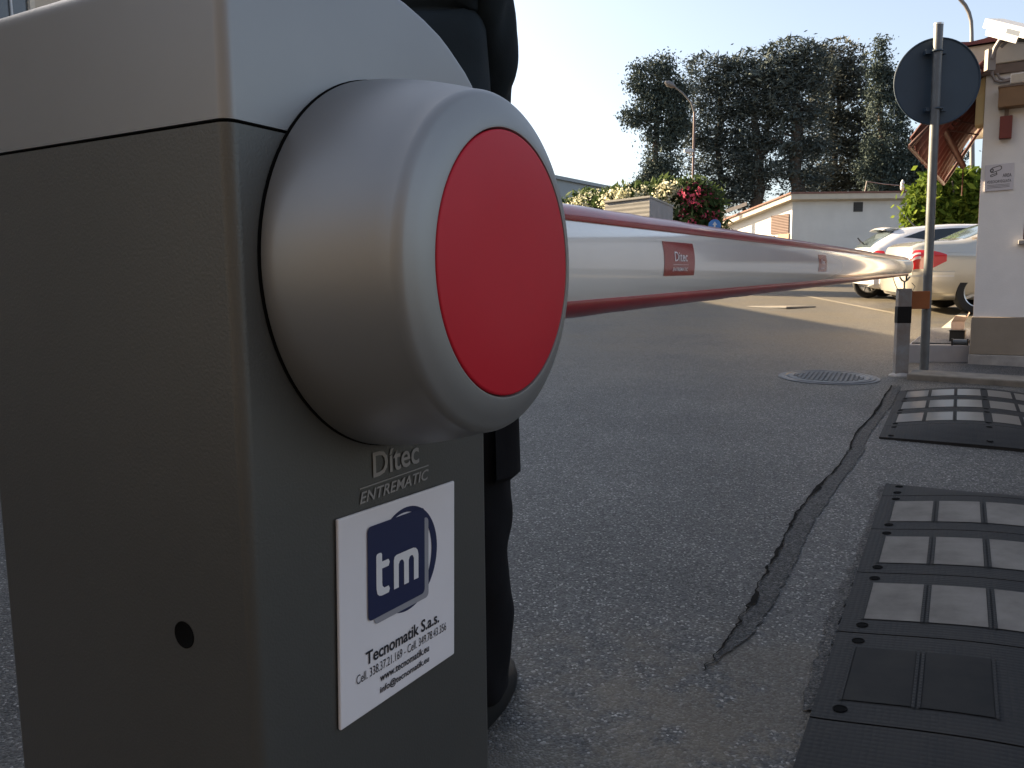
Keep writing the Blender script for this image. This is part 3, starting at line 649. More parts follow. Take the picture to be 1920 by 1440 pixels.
# ------------------------------------------------------------------ gatehouse
GY = R(32.6); e1 = Vector((math.sin(GY), math.cos(GY), 0)); e2 = Vector((math.cos(GY), -math.sin(GY), 0))
c0 = gp(1816, 685); GZ = gz(c0.y)
gh = thing('gatehouse', 'cream gatehouse with brown tiled plinth and dark red roof at the right edge', 'gatehouse', mw=plane_fit(Vector((c0.x, c0.y, GZ)), e2, e1, Vector((0, 0, 1))))
def zat(py, px=1830): return at(px, py, c0.y).z - GZ
W_, D_ = 5.0, 3.2
zp0, zp1, ztop = zat(664), zat(594), zat(126)
def openbox(mb, x0, x1, y0, y1, z0, z1, hole, depth=.12, mi=0):   # front wall (y0) with a rectangular recess
    hx0, hx1, hz0, hz1 = hole
    X = [x0, hx0, hx1, x1]; Z = [z0, hz0, hz1, z1]
    for i in range(3):
        for j in range(3):
            if i == 1 and j == 1: continue
            mb.add([(X[i], y0, Z[j]), (X[i+1], y0, Z[j]), (X[i+1], y0, Z[j+1]), (X[i], y0, Z[j+1])], [(0, 1, 2, 3)], mi)
    for a, b in (((hx0, hz0), (hx1, hz0)), ((hx1, hz0), (hx1, hz1)), ((hx1, hz1), (hx0, hz1)), ((hx0, hz1), (hx0, hz0))):
        mb.add([(a[0], y0, a[1]), (b[0], y0, b[1]), (b[0], y0+depth, b[1]), (a[0], y0+depth, a[1])], [(0, 1, 2, 3)], mi)
    mb.add([(hx0, y0+depth, hz0), (hx1, y0+depth, hz0), (hx1, y0+depth, hz1), (hx0, y0+depth, hz1)], [(0, 1, 2, 3)], mi)
    mb.add([(x1, y0, z0), (x1, y1, z0), (x1, y1, z1), (x1, y0, z1)], [(0, 1, 2, 3)], mi)
    mb.add([(x0, y1, z0), (x0, y0, z0), (x0, y0, z1), (x0, y1, z1)], [(0, 1, 2, 3)], mi)
    mb.add([(x1, y1, z0), (x0, y1, z0), (x0, y1, z1), (x1, y1, z1)], [(0, 1, 2, 3)], mi)
    mb.add([(x0, y0, z1), (x1, y0, z1), (x1, y1, z1), (x0, y1, z1)], [(0, 1, 2, 3)], mi)
zs0, zs1 = zat(452, 1905), 2.35
wx0 = .318
mb = MB(); openbox(mb, .012, W_, .012, D_, 0, ztop, (wx0, 1.35, zs0, zs1)); mb.build('wall', 'wall', gh, recalc=False)
mb = MB(); mb.box(0, W_+.01, 0, D_+.01, zp0+.0, zp1); mb.build('plinth', 'plinth', gh, bevel=.004, seg=1)
mb = MB(); mb.box(-.006, W_+.02, -.008, D_+.02, -.2, zp0-.002); mb.build('base', 'base', gh, bevel=.004, seg=1)
mb = MB(); 
for i in range(22):
    z = zs0+.02+i*(zs1-zs0-.03)/22; mb.box(wx0+.03, 1.32, .085, .11, z, z+(zs1-zs0)/22*.8)
sh = mb.build('shutter', 'shutter', gh)
mb = MB(); mb.box(wx0+.002, wx0+.04, .04, .13, zs0+.002, zs1-.002); mb.box(1.31, 1.348, .04, .13, zs0+.002, zs1-.002); mb.build('shutter_frame', 'shutter', sh)
mb = MB(); mb.box(wx0-.03, 1.38, -.03, .10, zs0-.035, zs0-.001); mb.build('sill', 'base', gh, bevel=.004, seg=1)
zf0, zf1 = zat(124, 1850), zat(84, 1850)
mb = MB(); mb.box(-.23, W_+.2, -.02, D_+.3, zf0, zf1); mb.build('fascia', 'fascia', gh, bevel=.006, seg=1)
mb = MB(); mb.box(-.05, W_+.1, -.012, D_+.1, zf0-.075, zf0-.003); mb.build('eave_shadow_band', 'brownband', gh, bevel=.004, seg=1)  # brown strip under the fascia, the shadow below the eave put into its colour
mb = MB(); k = 26                               # pitched dark red roof with a wavy lower edge
def roofz(x, y): return zf1+.004+.10*min(1, max(0, (x+.28)/1.2)) + .10*(max(0, y)/D_) 
P = [[(-.29+(W_+.55)*i/60, -.05+(D_+.4)*j/8, roofz(-.29+(W_+.55)*i/60, (D_+.4)*j/8) + .014*math.sin(i*1.9)+.018) for j in range(9)] for i in range(61)]
mb.grid(P); mb.grid([[P[i][0], (P[i][0][0], P[i][0][1], zf1+.003)] for i in range(61)]); mb.grid([[P[0][j], (P[0][j][0], P[0][j][1], zf1+.003)] for j in range(9)])
mb.build('roof', 'tile', gh)
mb = MB(); mb.box(-.003, .003, .25, 2.9, .25, 2.6); 
mb = MB(); mb.box(-.05, .011, .03, .22, zat(232), zat(134)); mb.build('sunlit_side_strip', 'sunlitwall', gh, bevel=.004, seg=1)  # stand-in for the sunlit top of the side wall, warm light in its colour
# side wall (facing the yard) door, under the canopy
mb = MB(); mb.box(-.012, .011, .55, 1.45, .10, 2.02); dd = mb.build('door', 'brownbox', gh, bevel=.004, seg=1)
mb = MB(); mb.tube([(-.05, .65, 1.05), (-.05, .75, 1.05)], .010, 8); mb.tube([(-.05, .66, 1.05), (-.012, .66, 1.05)], .008, 8); mb.build('handle', 'alu', dd)
# corrugated canopy on the side wall
def toloc(p): return gh.matrix_world.inverted() @ p
bpy.context.view_layer.update()
NO, FO = toloc(at(1706, 262, 6.35)), toloc(at(1770, 334, 7.55))
NI, FI = Vector((.0, NO.y+.10, NO.z+.52)), Vector((.0, FO.y+.45, NO.z+.52))
mb = MB(); P = []; nr = 11
for i in range(nr*8+1):
    t = i/(nr*8); row = []
    a, b = NI.lerp(FI, t), NO.lerp(FO, t)
    for j in range(9):
        s = j/8; p = a.lerp(b, s); p.z += .035*math.sin(2*math.pi*t*nr) + .10*math.sin(math.pi*s)*.5 - .05*math.sin(math.pi*t)*s
        row.append(tuple(p))
    P.append(row)
mb.grid(P); cn = mb.build('canopy', 'canopy', gh, smooth=60, solid=.006)
mb = MB(); mb.tube([NI+Vector((-.01, 0, -.05)), NO+Vector((0, 0, -.05))], .016, 8); mb.tube([FI+Vector((-.01, 0, -.05)), FO+Vector((0, 0, -.05))], .016, 8); mb.tube([NO+Vector((0, 0, -.055)), FO+Vector((0, 0, -.055))], .014, 8); mb.build('frame', 'steelbrown', cn, smooth=50)
sp0, sp1 = toloc(at(1764, 232, 6.75)), toloc(at(1806, 312, 7.05))
mb = MB(); mb.tube([sp0, sp1], .026, 10); mb.tube([sp1, sp1+Vector((0, 0, -.25))], .005, 6); mb.build('strut', 'steelbrown', cn, smooth=50)
mb = MB(); rc = toloc(at(1794, 229, 6.75)); mb.tube([rc+Vector((.035*math.cos(a), 0, .035*math.sin(a))) for a in [2*math.pi*i/16 for i in range(16)]], .006, 6, closed=True)
mb.tube([rc+Vector((-.12, 0, .05)), rc+Vector((.16, 0, -.04))], .006, 6); mb.tube([rc+Vector((-.12, 0, -.04)), rc+Vector((.16, 0, -.12))], .006, 6); mb.build('scroll', 'steelbrown', cn, smooth=50)

GM = gh.matrix_world.copy()
def gface(px, py, off=0):                       # point on the gatehouse front wall under a pixel, in gatehouse axes
    d = ray(px, py); n = -e1; P0 = GM.translation; t = (P0-Vector((0, 0, EYE))).dot(n)/d.dot(n); p = toloc(Vector((0, 0, EYE))+d*t); return Vector((p.x, .012-off, p.z))
# video surveillance sign on the wall
a, b = gface(1845, 359), gface(1902, 305)
cs = thing('surveillance_sign', 'white AREA VIDEOSORVEGLIATA sign on the cream gatehouse wall', 'sign', mw=GM @ Matrix.Translation(((a.x+b.x)/2, .012, (a.z+b.z)/2)) @ Matrix.Rotation(R(-1), 4, 'Y'))
sw, shh = (b.x-a.x)/2, (b.z-a.z)/2
mb = MB(); mb.box(-sw, sw, -.012, -.001, -shh, shh); mb.build('panel', 'signwhite', cs, bevel=.001, seg=1)
sf = lambda x, z: (x, -.0128, z)
mb = MB(); put_text(mb, 'AREA', sw*.55, -shh*.02, sw*.62, shh*.26, .02, 0, sf); put_text(mb, 'VIDEOSORVEGLIATA', .0, -shh*.42, sw*1.7, shh*.22, .02, 0, sf)
for z in (-.58, -.68, -.78): mb.add([sf(-sw*.8, shh*z), sf(sw*.75, shh*z), sf(sw*.75, shh*(z+.03)), sf(-sw*.8, shh*(z+.03))], [(0, 1, 2, 3)])
mb.build('lettering', 'signink', cs)
mb = MB()
def stroke(pts, wd):
    for p, q in zip(pts[:-1], pts[1:]):
        dx, dz = q[0]-p[0], q[1]-p[1]; ln = math.hypot(dx, dz) or 1; nx, nz = -dz/ln*wd/2, dx/ln*wd/2
        mb.add([sf(p[0]+nx, p[1]+nz), sf(p[0]-nx, p[1]-nz), sf(q[0]-nx, q[1]-nz), sf(q[0]+nx, q[1]+nz)], [(0, 1, 2, 3)])
s_ = sw
body = [(-.62, .52), (-.50, .74), (.02, .86), (.14, .80), (.16, .66), (.08, .56), (-.42, .40), (-.56, .40), (-.62, .52)]
stroke([(x*s_, z*shh) for x, z in body], .006)
stroke([(s_*(-.52+.10*math.cos(t)), shh*(.56+.12*math.sin(t))) for t in [2*math.pi*i/14 for i in range(15)]], .008)
stroke([(x*s_, z*shh) for x, z in [(-.2, .42), (-.15, .22), (-.55, .08), (-.62, .16), (-.5, .24), (-.2, .30)]], .006)
mb.build('camera_drawing', 'signink', cs)
# surveillance camera over the eaves
cc = at(1893, 60, 6.05); sc_ = thing('surveillance_camera', 'white surveillance camera housing above the gatehouse eaves', 'camera', (cc.x, cc.y, cc.z), 0)
dirc = (at(1940, 76, 5.75)-at(1862, 56, 6.2)).normalized(); CMx = frame_z((0, 0, 0), dirc)
mb = MB(); Lc = .40
def oct_(w_, h_, c_): return [(-w_, -h_), (w_, -h_), (w_, h_-c_), (w_-c_, h_), (-w_+c_, h_), (-w_, h_-c_)]
o1 = oct_(.062, .050, .03); k = 6
mb.add([(x*s, y*s, z) for z, s in ((-Lc/2, .86), (-Lc/2+.02, 1), (Lc/2, 1)) for x, y in o1], [(i*k+j, i*k+(j+1) % k, (i+1)*k+(j+1) % k, (i+1)*k+j) for i in range(2) for j in range(k)] + [tuple(range(k)), tuple(2*k+j for j in range(k))], mx=CMx)
mb.build('housing', 'camwhite', sc_, bevel=.004, seg=2, smooth=40)
mb = MB(); mb.box(-.070, .070, .047, .062, -Lc/2-.03, Lc/2+.08, mx=CMx); mb.box(-.070, -.064, -.005, .047, -Lc/2-.03, Lc/2+.08, mx=CMx); mb.box(.064, .070, -.005, .047, -Lc/2-.03, Lc/2+.08, mx=CMx); mb.build('sunshield', 'camwhite', sc_, bevel=.003, seg=1)
mb = MB(); mb.box(-.050, .050, -.038, .040, Lc/2-.004, Lc/2+.004, mx=CMx); mb.build('window', 'glass', sc_)
mb = MB(); mb.box(-.0705, -.071+.0002, -.0, .035, Lc*.16, Lc/2+.02, mx=CMx); mb.build('side_panel', 'glass', sc_)
bw = at(1866, 112, 6.2)-cc
mb = MB(); mb.tube([Vector((-.05, .02, -.045)), Vector((-.075, .04, -.10)), Vector((-.085, .06, -.17))], .018, 8); mb.box(-.115, -.055, .055, .10, -.25, -.10); mb.tube([Vector((.0, .0, -.05)), Vector((-.04, .03, -.10))], .012, 8); mb.build('bracket', 'conduit', sc_, smooth=45)
# conduit and white junction box
cd = thing('cable_conduit', 'grey cable conduit bending down the gatehouse wall from the camera', 'conduit', mw=GM)
mb = MB(); pts = [gface(1857, 98, .05), gface(1858, 120, .055), gface(1861, 143, .04), gface(1866, 152, .03), gface(1876, 155, .03), gface(1896, 151, .03)]
mb.tube(pts, .011, 8); mb.tube([p+Vector((.03, 0, .012)) for p in pts[2:]], .009, 8); mb.build('pipe', 'conduit', cd, smooth=50)
a, b = gface(1894, 160), gface(1920, 138)
jb = thing('junction_box', 'pale junction box at the end of the cable conduit', 'junction box', mw=GM); mb = MB(); mb.box(a.x, a.x+.16, -.045, .011, a.z, b.z); mb.build('box', 'wall', jb, bevel=.004, seg=1)
mb = MB(); mb.box(a.x+.004, a.x+.156, -.049, -.0452, a.z+.004, b.z-.004); mb.build('lid', 'fascia', jb, bevel=.002, seg=1)
a, b = gface(1870, 207), gface(1925, 163)
bb = thing('wall_lamp_box', 'brown metal box on the gatehouse wall above a hanging red box', 'wall box', mw=GM)
mb = MB(); mb.box(a.x+.005, a.x+.75, -.10, .011, a.z, b.z); mb.build('casing', 'brownbox', bb, bevel=.006, seg=2)
mb = MB(); mb.box(a.x-.0, a.x+.755, -.106, .008, b.z-.002, b.z+.010); mb.build('top_flange', 'brownband', bb)
a2, b2 = gface(1873, 262), gface(1899, 218)
rb = thing('red_alarm_box', 'dark red box on a short stem under the brown wall box', 'alarm box', mw=GM)
mb = MB(); mb.box(a2.x, b2.x, -.055, .011, a2.z, b2.z); mb.build('casing', 'redbox', rb, bevel=.004, seg=2)
mb = MB(); xm = (a2.x+b2.x)/2; mb.box(xm-.014, xm+.014, -.035, -.005, b2.z, a.z); mb.build('stem', 'brownband', rb)

# pavement, kerb, step
def poly_slab(name, pts, dz0, dz1, material, label=None):
    n = len(pts); mb = MB()
    mb.add([(p.x, p.y, gz(p.y)+dz0) for p in pts] + [(p.x, p.y, gz(p.y)+dz1) for p in pts], [tuple(range(n-1, -1, -1)), tuple(range(n, 2*n))] + [(i, (i+1) % n, n+(i+1) % n, n+i) for i in range(n)])
    return mb.build(name, material, bevel=.01, seg=2)
k0, k1 = gp(1700, 712), gp(1700, 712)+e2*2.6; kw = e1*.26
kb = poly_slab('kerb', [k0-e2*.0, k1, k1+kw, k0+kw], -.05, .045, 'kerb'); struct(kb)
s0 = gp(1724, 703); pv = [k0+kw+e1*.004, k1+kw+e1*.004, k1+kw+e1*3.9, k0+kw+e1*3.9]
struct(poly_slab('pavement', pv, -.05, .012, 'paving'))
sA = gp(1702, 680); st0 = sA
d1 = (gp(1813, 682)-sA); d1.z = 0; ln = d1.length; d1.normalize()
stp = thing('door_step', 'low white painted concrete step beside the gatehouse door', 'step', (0, 0, 0))
hh = .155
pts = [sA, sA+d1*(ln+.02), sA+d1*(ln+.02)+e1*1.6, sA+e1*1.6]
o = poly_slab('slab', pts, -.05, hh, 'stepwhite'); o.parent = stp
o = poly_slab('tread', [sA+d1*.02+e1*.02, sA+d1*ln+e1*.02, sA+d1*ln+e1*1.55, sA+d1*.02+e1*1.55], hh+.001, hh+.012, 'paving'); o.parent = stp
# things standing on the step
def on_step(px, py): 
    p = gp(px, py, hh+.012); return Vector((p.x, p.y, gz(p.y)+hh+.0125))
p = on_step(1799, 648); bn = thing('boot_scraper', 'small grey roller with black end brackets on the white step', 'boot scraper', p, math.atan2(e2.y, e2.x))
mb = MB(); mb.tube([(-.045, 0, .03), (.05, 0, .03)], .022, 14); mb.build('roller', 'galv', bn, smooth=40)
mb = MB(); mb.box(-.058, -.046, -.02, .02, 0, .055); mb.box(.051, .06, -.02, .02, 0, .055); mb.box(-.05, .055, .010, .016, .002, .012); mb.build('bracket', 'blacktrim', bn)
p = on_step(1803, 641); bk = thing('black_crate', 'low black crate behind the roller beside the gatehouse wall', 'crate', p+Vector((0, .08, 0)), math.atan2(e2.y, e2.x))
mb = MB(); mb.box(-.05, .06, -.05, .12, 0, .085); mb.box(-.055, .065, -.055, .125, .085, .095); mb.build('body', 'blacktrim', bk, bevel=.003, seg=1)
p2 = p+Vector((.03, .13, .0955)); pk = thing('cardboard_box', 'pale pinkish cardboard box with open flap on the black crate', 'box', p2, math.atan2(e2.y, e2.x)+.1)
mb = MB(); mb.box(-.045, .05, -.04, .05, 0, .07); mb.build('carton', 'pinkbox', pk, bevel=.002, seg=1)
mb = MB(); mb.add([(-.045, -.04, .07), (.05, -.04, .07), (.07, -.07, .11), (-.02, -.07, .12)], [(0, 1, 2, 3)]); mb.add([(.05, -.04, .07), (.05, .05, .07), (.09, .06, .14), (.08, -.03, .15)], [(0, 1, 2, 3)]); mb.build('flap', 'pinkbox', pk, solid=.003)
# parking line
la, lb = gp(1746, 641), gp(1797, 597); dl = (lb-la).normalized(); pn = Vector((dl.y, -dl.x, 0))*.06
mb = MB(); mb.grid([[Vector((q.x, q.y, gz(q.y)+.004)) for q in (la.lerp(lb, t/6)-pn, la.lerp(lb, t/6)+pn)] for t in range(13)]); struct(mb.build('road_marking', 'line'))
la, lb = gp(1500, 553), gp(1700, 592); dl = (lb-la).normalized(); pn = Vector((dl.y, -dl.x, 0))*.06
mb = MB(); mb.grid([[Vector((q.x, q.y, gz(q.y)+.004)) for q in (la.lerp(lb, t/6)-pn, la.lerp(lb, t/6)+pn)] for t in range(7)]); struct(mb.build('road_marking', mat('faded_line_paint', (.17, .15, .115), .85, var=.2, vscale=9)))

# ------------------------------------------------------------------ cars
def crom(xs, ys, x):
    i = max(0, min(len(xs)-2, int(np.searchsorted(xs, x)-1))); x0, x1 = xs[i], xs[i+1]; t = (x-x0)/(x1-x0)
    def slope(k):
        if k == 0: return (ys[1]-ys[0])/(xs[1]-xs[0])
        if k == len(xs)-1: return (ys[-1]-ys[-2])/(xs[-1]-xs[-2])
        a = (ys[k]-ys[k-1])/(xs[k]-xs[k-1]); b = (ys[k+1]-ys[k])/(xs[k+1]-xs[k])
        return 0 if a*b <= 0 else 2*a*b/(a+b)
    m0, m1 = slope(i)*(x1-x0), slope(i+1)*(x1-x0)
    return (2*t**3-3*t*t+1)*ys[i]+(t**3-2*t*t+t)*m0+(-2*t**3+3*t*t)*ys[i+1]+(t**3-t*t)*m1
class Car:
    def __init__(c, tab):                       # tab: rows (x, zbottom, zbelt, wmid, wbelt, zroof, wroof)
        c.x = [r[0] for r in tab]; c.c = list(zip(*[r[1:] for r in tab]))
    def sec(c, x):
        zb, zs, wm, ws, zr, wr = [crom(c.x, col, x) for col in c.c]
        g_ = max(0, zr-zs)
        return [(0, zb), (wm*.80, zb), (wm*.96, zb+.07), (wm, zb+.5*(zs-zb)), (wm*.99, zs-.16), (ws, zs-.05), (ws*.965, zs),
                (ws*.965+(wr-ws*.965)*.5+.012*min(1, g_*4), zs+g_*.5), (wr, zr-.07*min(1, g_*3)), (wr*.88, zr-.022*min(1, .3+g_*2)), (wr*.5, zr-.003), (0, zr)]
    def S(c, x, s):                             # s 0..11 along the half section
        sc = c.sec(x); k = list(range(12)); return (x, -crom(k, [p[0] for p in sc], s), crom(k, [p[1] for p in sc], s))
    def body(c, nx=56, sub=3):
        mb = MB(); X = [c.x[0]+(c.x[-1]-c.x[0])*i/nx for i in range(nx+1)]; ss = [i/sub for i in range(11*sub+1)]
        P = []
        for x in X:
            r = [c.S(x, s) for s in ss]; P.append(r+[(p[0], -p[1], p[2]) for p in reversed(r[:-1])])
        mb.grid(P)
        for row in (P[0], P[-1]): mb.add(row[:-1], [tuple(range(len(row)-1))])
        return mb
    def patch(c, quad, off=.004, na=8, nb=6, side=1):  # quad: 4 corners (x,s) bilinear, both sides
        mb = MB()
        for sg in (side,):
            P = []
            for i in range(na+1):
                row = []
                for j in range(nb+1):
                    a, b = i/na, j/nb
                    x = (1-a)*(1-b)*quad[0][0]+a*(1-b)*quad[1][0]+a*b*quad[2][0]+(1-a)*b*quad[3][0]
                    s = (1-a)*(1-b)*quad[0][1]+a*(1-b)*quad[1][1]+a*b*quad[2][1]+(1-a)*b*quad[3][1]
                    e = .01; p = Vector(c.S(x, s)); nrm = (Vector(c.S(x+e, s))-p).cross(Vector(c.S(x, min(11, s+e)))-Vector(c.S(x, max(0, s-e)))).normalized()
                    if nrm.dot(p-Vector((x, 0, .7))) < 0: nrm = -nrm
                    q = p+nrm*off; row.append((q.x, sg*q.y, q.z))
                P.append(row)
            mb.grid(P)
        return mb
def wheel(parent, x, y, r, wd, spokes=7):
    sg = 1 if y > 0 else -1
    e = bpy.data.objects.new('wheel', None); COL.objects.link(e); e.parent = parent; e.location = (x, y, r)
    WX = Matrix.Rotation(R(-90*sg), 4, 'X')
    mb = MB(); h = wd/2
    mb.lathe([(r*.66, -h), (r*.95, -h), (r, -h*.75), (r, h*.75), (r*.95, h), (r*.68, h), (r*.66, h*.7)], 40, mx=WX, cap0=True, cap1=False); mb.build('tyre', 'tyre', e, smooth=40)
    mb = MB(); mb.lathe([(r*.66, h*.3), (r*.67, h*.95), (r*.63, h*.9), (r*.61, h*.35)], 40, mx=WX, cap0=False, cap1=False); mb.lathe([(r*.16, h*.3), (r*.15, h*.8), (.02, h*.82)], 16, mx=WX, cap0=False)
    for i in range(spokes):
        a = 2*math.pi*i/spokes; mx = WX @ Matrix.Rotation(a, 4, 'Z'); mb.box(r*.12, r*.64, -r*.055, r*.055, h*.55, h*.78, mx=mx)
    mb.build('rim', 'rim', e, smooth=40)
    mb = MB(); mb.lathe([(r*.62, h*.1), (.01, h*.1)], 24, mx=WX); mb.build('brake', 'dark', e)
    return e
def cut_arches(o, pts, r, depth):
    mb = MB()
    for x, y in pts:
        mx = Matrix.Translation((x, y, r*.97)) @ Matrix.Rotation(R(90), 4, 'X'); mb.lathe([(r*1.14, -depth/2), (r*1.14, depth/2)], 36, mx=mx)
    k = mb.build('arch_cut', 'dark'); md = o.modifiers.new('arches', 'BOOLEAN'); md.operation = 'DIFFERENCE'; md.object = k; md.solver = 'EXACT'; md.material_mode = 'TRANSFER'
    bpy.context.view_layer.update(); me = bpy.data.meshes.new_from_object(o.evaluated_get(bpy.context.evaluated_depsgraph_get()))
    o.modifiers.clear(); o.data = me; bpy.data.objects.remove(k)
    me.shade_smooth(); me.set_sharp_from_angle(angle=R(32))

def make_sedan(loc, rz):
    t = thing('parked_sedan', 'beige silver saloon car parked behind the square post, red tail light showing', 'car', loc, rz)
    t.rotation_euler = (math.asin(SLOPE*math.cos(rz)), -math.asin(SLOPE*math.sin(rz)), rz)
    c = Car([(-2.42, .36, .74, .70, .62, .80, .50), (-2.38, .27, .90, .80, .72, .93, .60), (-2.28, .22, 1.00, .87, .79, 1.035, .66), (-2.0, .20, 1.01, .905, .82, 1.075, .68), (-1.72, .20, 1.0, .91, .83, 1.085, .69), (-1.2, .20, .985, .91, .835, 1.30, .60), (-.75, .20, .97, .91, .84, 1.42, .57),
             (-.2, .20, .955, .91, .84, 1.455, .57), (.35, .20, .94, .91, .84, 1.40, .58), (.85, .20, .93, .91, .835, 1.18, .64), (1.25, .2, .91, .905, .82, .985, .70), (1.9, .2, .83, .89, .77, .88, .66), (2.25, .22, .74, .80, .68, .78, .58), (2.36, .34, .62, .66, .55, .66, .45)])
    bo = c.body().build('body', 'silverpaint', t, smooth=32)
    ax_ = [(-1.42, -.78), (-1.42, .78), (1.43, -.78), (1.43, .78)]
    cut_arches(bo, ax_, .325, .42)
    for x, y in ax_: wheel(t, x, y*1.02, .325, .215)
    for sg in (1, -1): c.patch([(-1.05, 6.25), (-.35, 6.2), (-.42, 7.75), (-.80, 7.7)], side=sg).build('window', 'glass', t, smooth=60)
    for sg in (1, -1): c.patch([(-.30, 6.2), (.75, 6.25), (.42, 7.6), (-.32, 7.75)], side=sg).build('window', 'glass', t, smooth=60)
    # rear screen across the back
    def screen(x0, x1, s0, s1, name, m_, off=.004):
        mb = MB(); P = []
        for i in range(9):
            x = x0+(x1-x0)*i/8; row = [c.S(x, s0+(11-s0)*j/8) for j in range(9)]
            row = [(p[0], p[1], p[2]+off) for p in row]; P.append(row+[(p[0], -p[1], p[2]) for p in reversed(row[:-1])])
        mb.grid(P); return mb.build(name, m_, t, smooth=60)
    screen(-1.62, -.92, 8.4, 11, 'rear_screen', 'glasspale'); screen(.55, 1.15, 8.4, 11, 'windscreen', 'glass')
    for sg in (-1, 1):                          # tail lamps wrap the corner
        mb = MB(); P = []
        for i in range(11):
            x = -2.40+.50*i/10; row = []
            sA, sB = 3.2+.0*i, 4.9-.75*(i/10)**2
            if i > 6: sA = 3.2+.42*(i-6)/4
            for j in range(6):
                s = sA+(sB-sA)*j/5; p = c.S(x, s); row.append((p[0]-.006*(i < 3), sg*(abs(p[1])+.006), p[2]))
            P.append(row)
        mb.grid(P); la_ = mb.build('tail_light', 'lightred', t, smooth=60)
        mb = MB()
        for s in (3.9, 4.35):
            P = [[(c.S(x, s2)[0]-.010, sg*(abs(c.S(x, s2)[1])+.009), c.S(x, s2)[2]) for s2 in (s-.10, s+.12)] for x in [-2.405+.035*i for i in range(6)]]
            mb.grid(P)
        mb.build('clear_lens', 'lightclear', la_, smooth=60)
    mb = MB(); P = []                           # rear bumper roll
    path = [(-1.78, -.905), (-2.1, -.90), (-2.30, -.84), (-2.42, -.66), (-2.475, -.3), (-2.485, 0)]; path = path+[(x, -y) for x, y in reversed(path[:-1])]
    for x, y in path:
        cx, cy = x*.985, y*.985; ln = math.hypot(x+1.6, y)+1e-6
        nx, ny = (x+1.4)/math.hypot(x+1.4, y), y/math.hypot(x+1.4, y)
        P.append([(x+nx*d, y+ny*d, z) for d, z in ((-.05, .30), (.0, .31), (.025, .40), (.030, .55), (.022, .62), (-.05, .655))])
    mb.grid(P); mb.build('rear_bumper', 'silverpaint', t, smooth=40)
    mb = MB(); P = [[(p[3][0]*1.0, p[3][1]*1.006, z) for z in (.545, .575)] for p in P]; mb.grid(P); mb.build('bumper_strip', 'alu', t, smooth=50)
    mb = MB(); mb.box(-2.47, -2.43, -.26, .26, .66, .77); mb.build('number_plate', 'signwhite', t)
    mb = MB(); mb.box(-1.2, 1.2, -.75, .75, .17, .24); mb.build('underbody', 'dark', t)
    mb = c.patch([(-1.90, 4.35), (-1.72, 4.35), (-1.72, 5.05), (-1.90, 5.05)], .0025); mb.build('fuel_flap', 'silverpaint', t)
    for x in (-.36, .62):
        for sg in (-1, 1):
            p = c.S(x, 4.6); mb = MB(); mb.tube([(x-.11, sg*(abs(p[1])+.03), p[2]), (x+.09, sg*(abs(p[1])+.03), p[2])], .013, 8); mb.build('door_handle', 'silverpaint', t, smooth=60)
    for sg in (1, -1): c.patch([(-1.02, 3.05), (1.0, 3.05), (1.0, 3.25), (-1.02, 3.25)], .010, side=sg).build('side_moulding', 'silverpaint', t)
    for sg in (-1, 1):
        mb = MB(); mb.lathe([(.02, -.10), (.075, -.06), (.085, 0), (.075, .06), (.02, .09)], 14, mx=Matrix.Translation((.78, sg*.98, 1.02)) @ Matrix.Rotation(R(90), 4, 'X') @ Matrix.Scale(.75, 4, (0, 1, 0))); mb.build('mirror', 'silverpaint', t, smooth=60)
        c.patch([(2.05, 4.1), (2.32, 3.9), (2.30, 4.9), (2.0, 5.0)], .004, side=sg).build('headlight', 'lightclear', t)
    return t
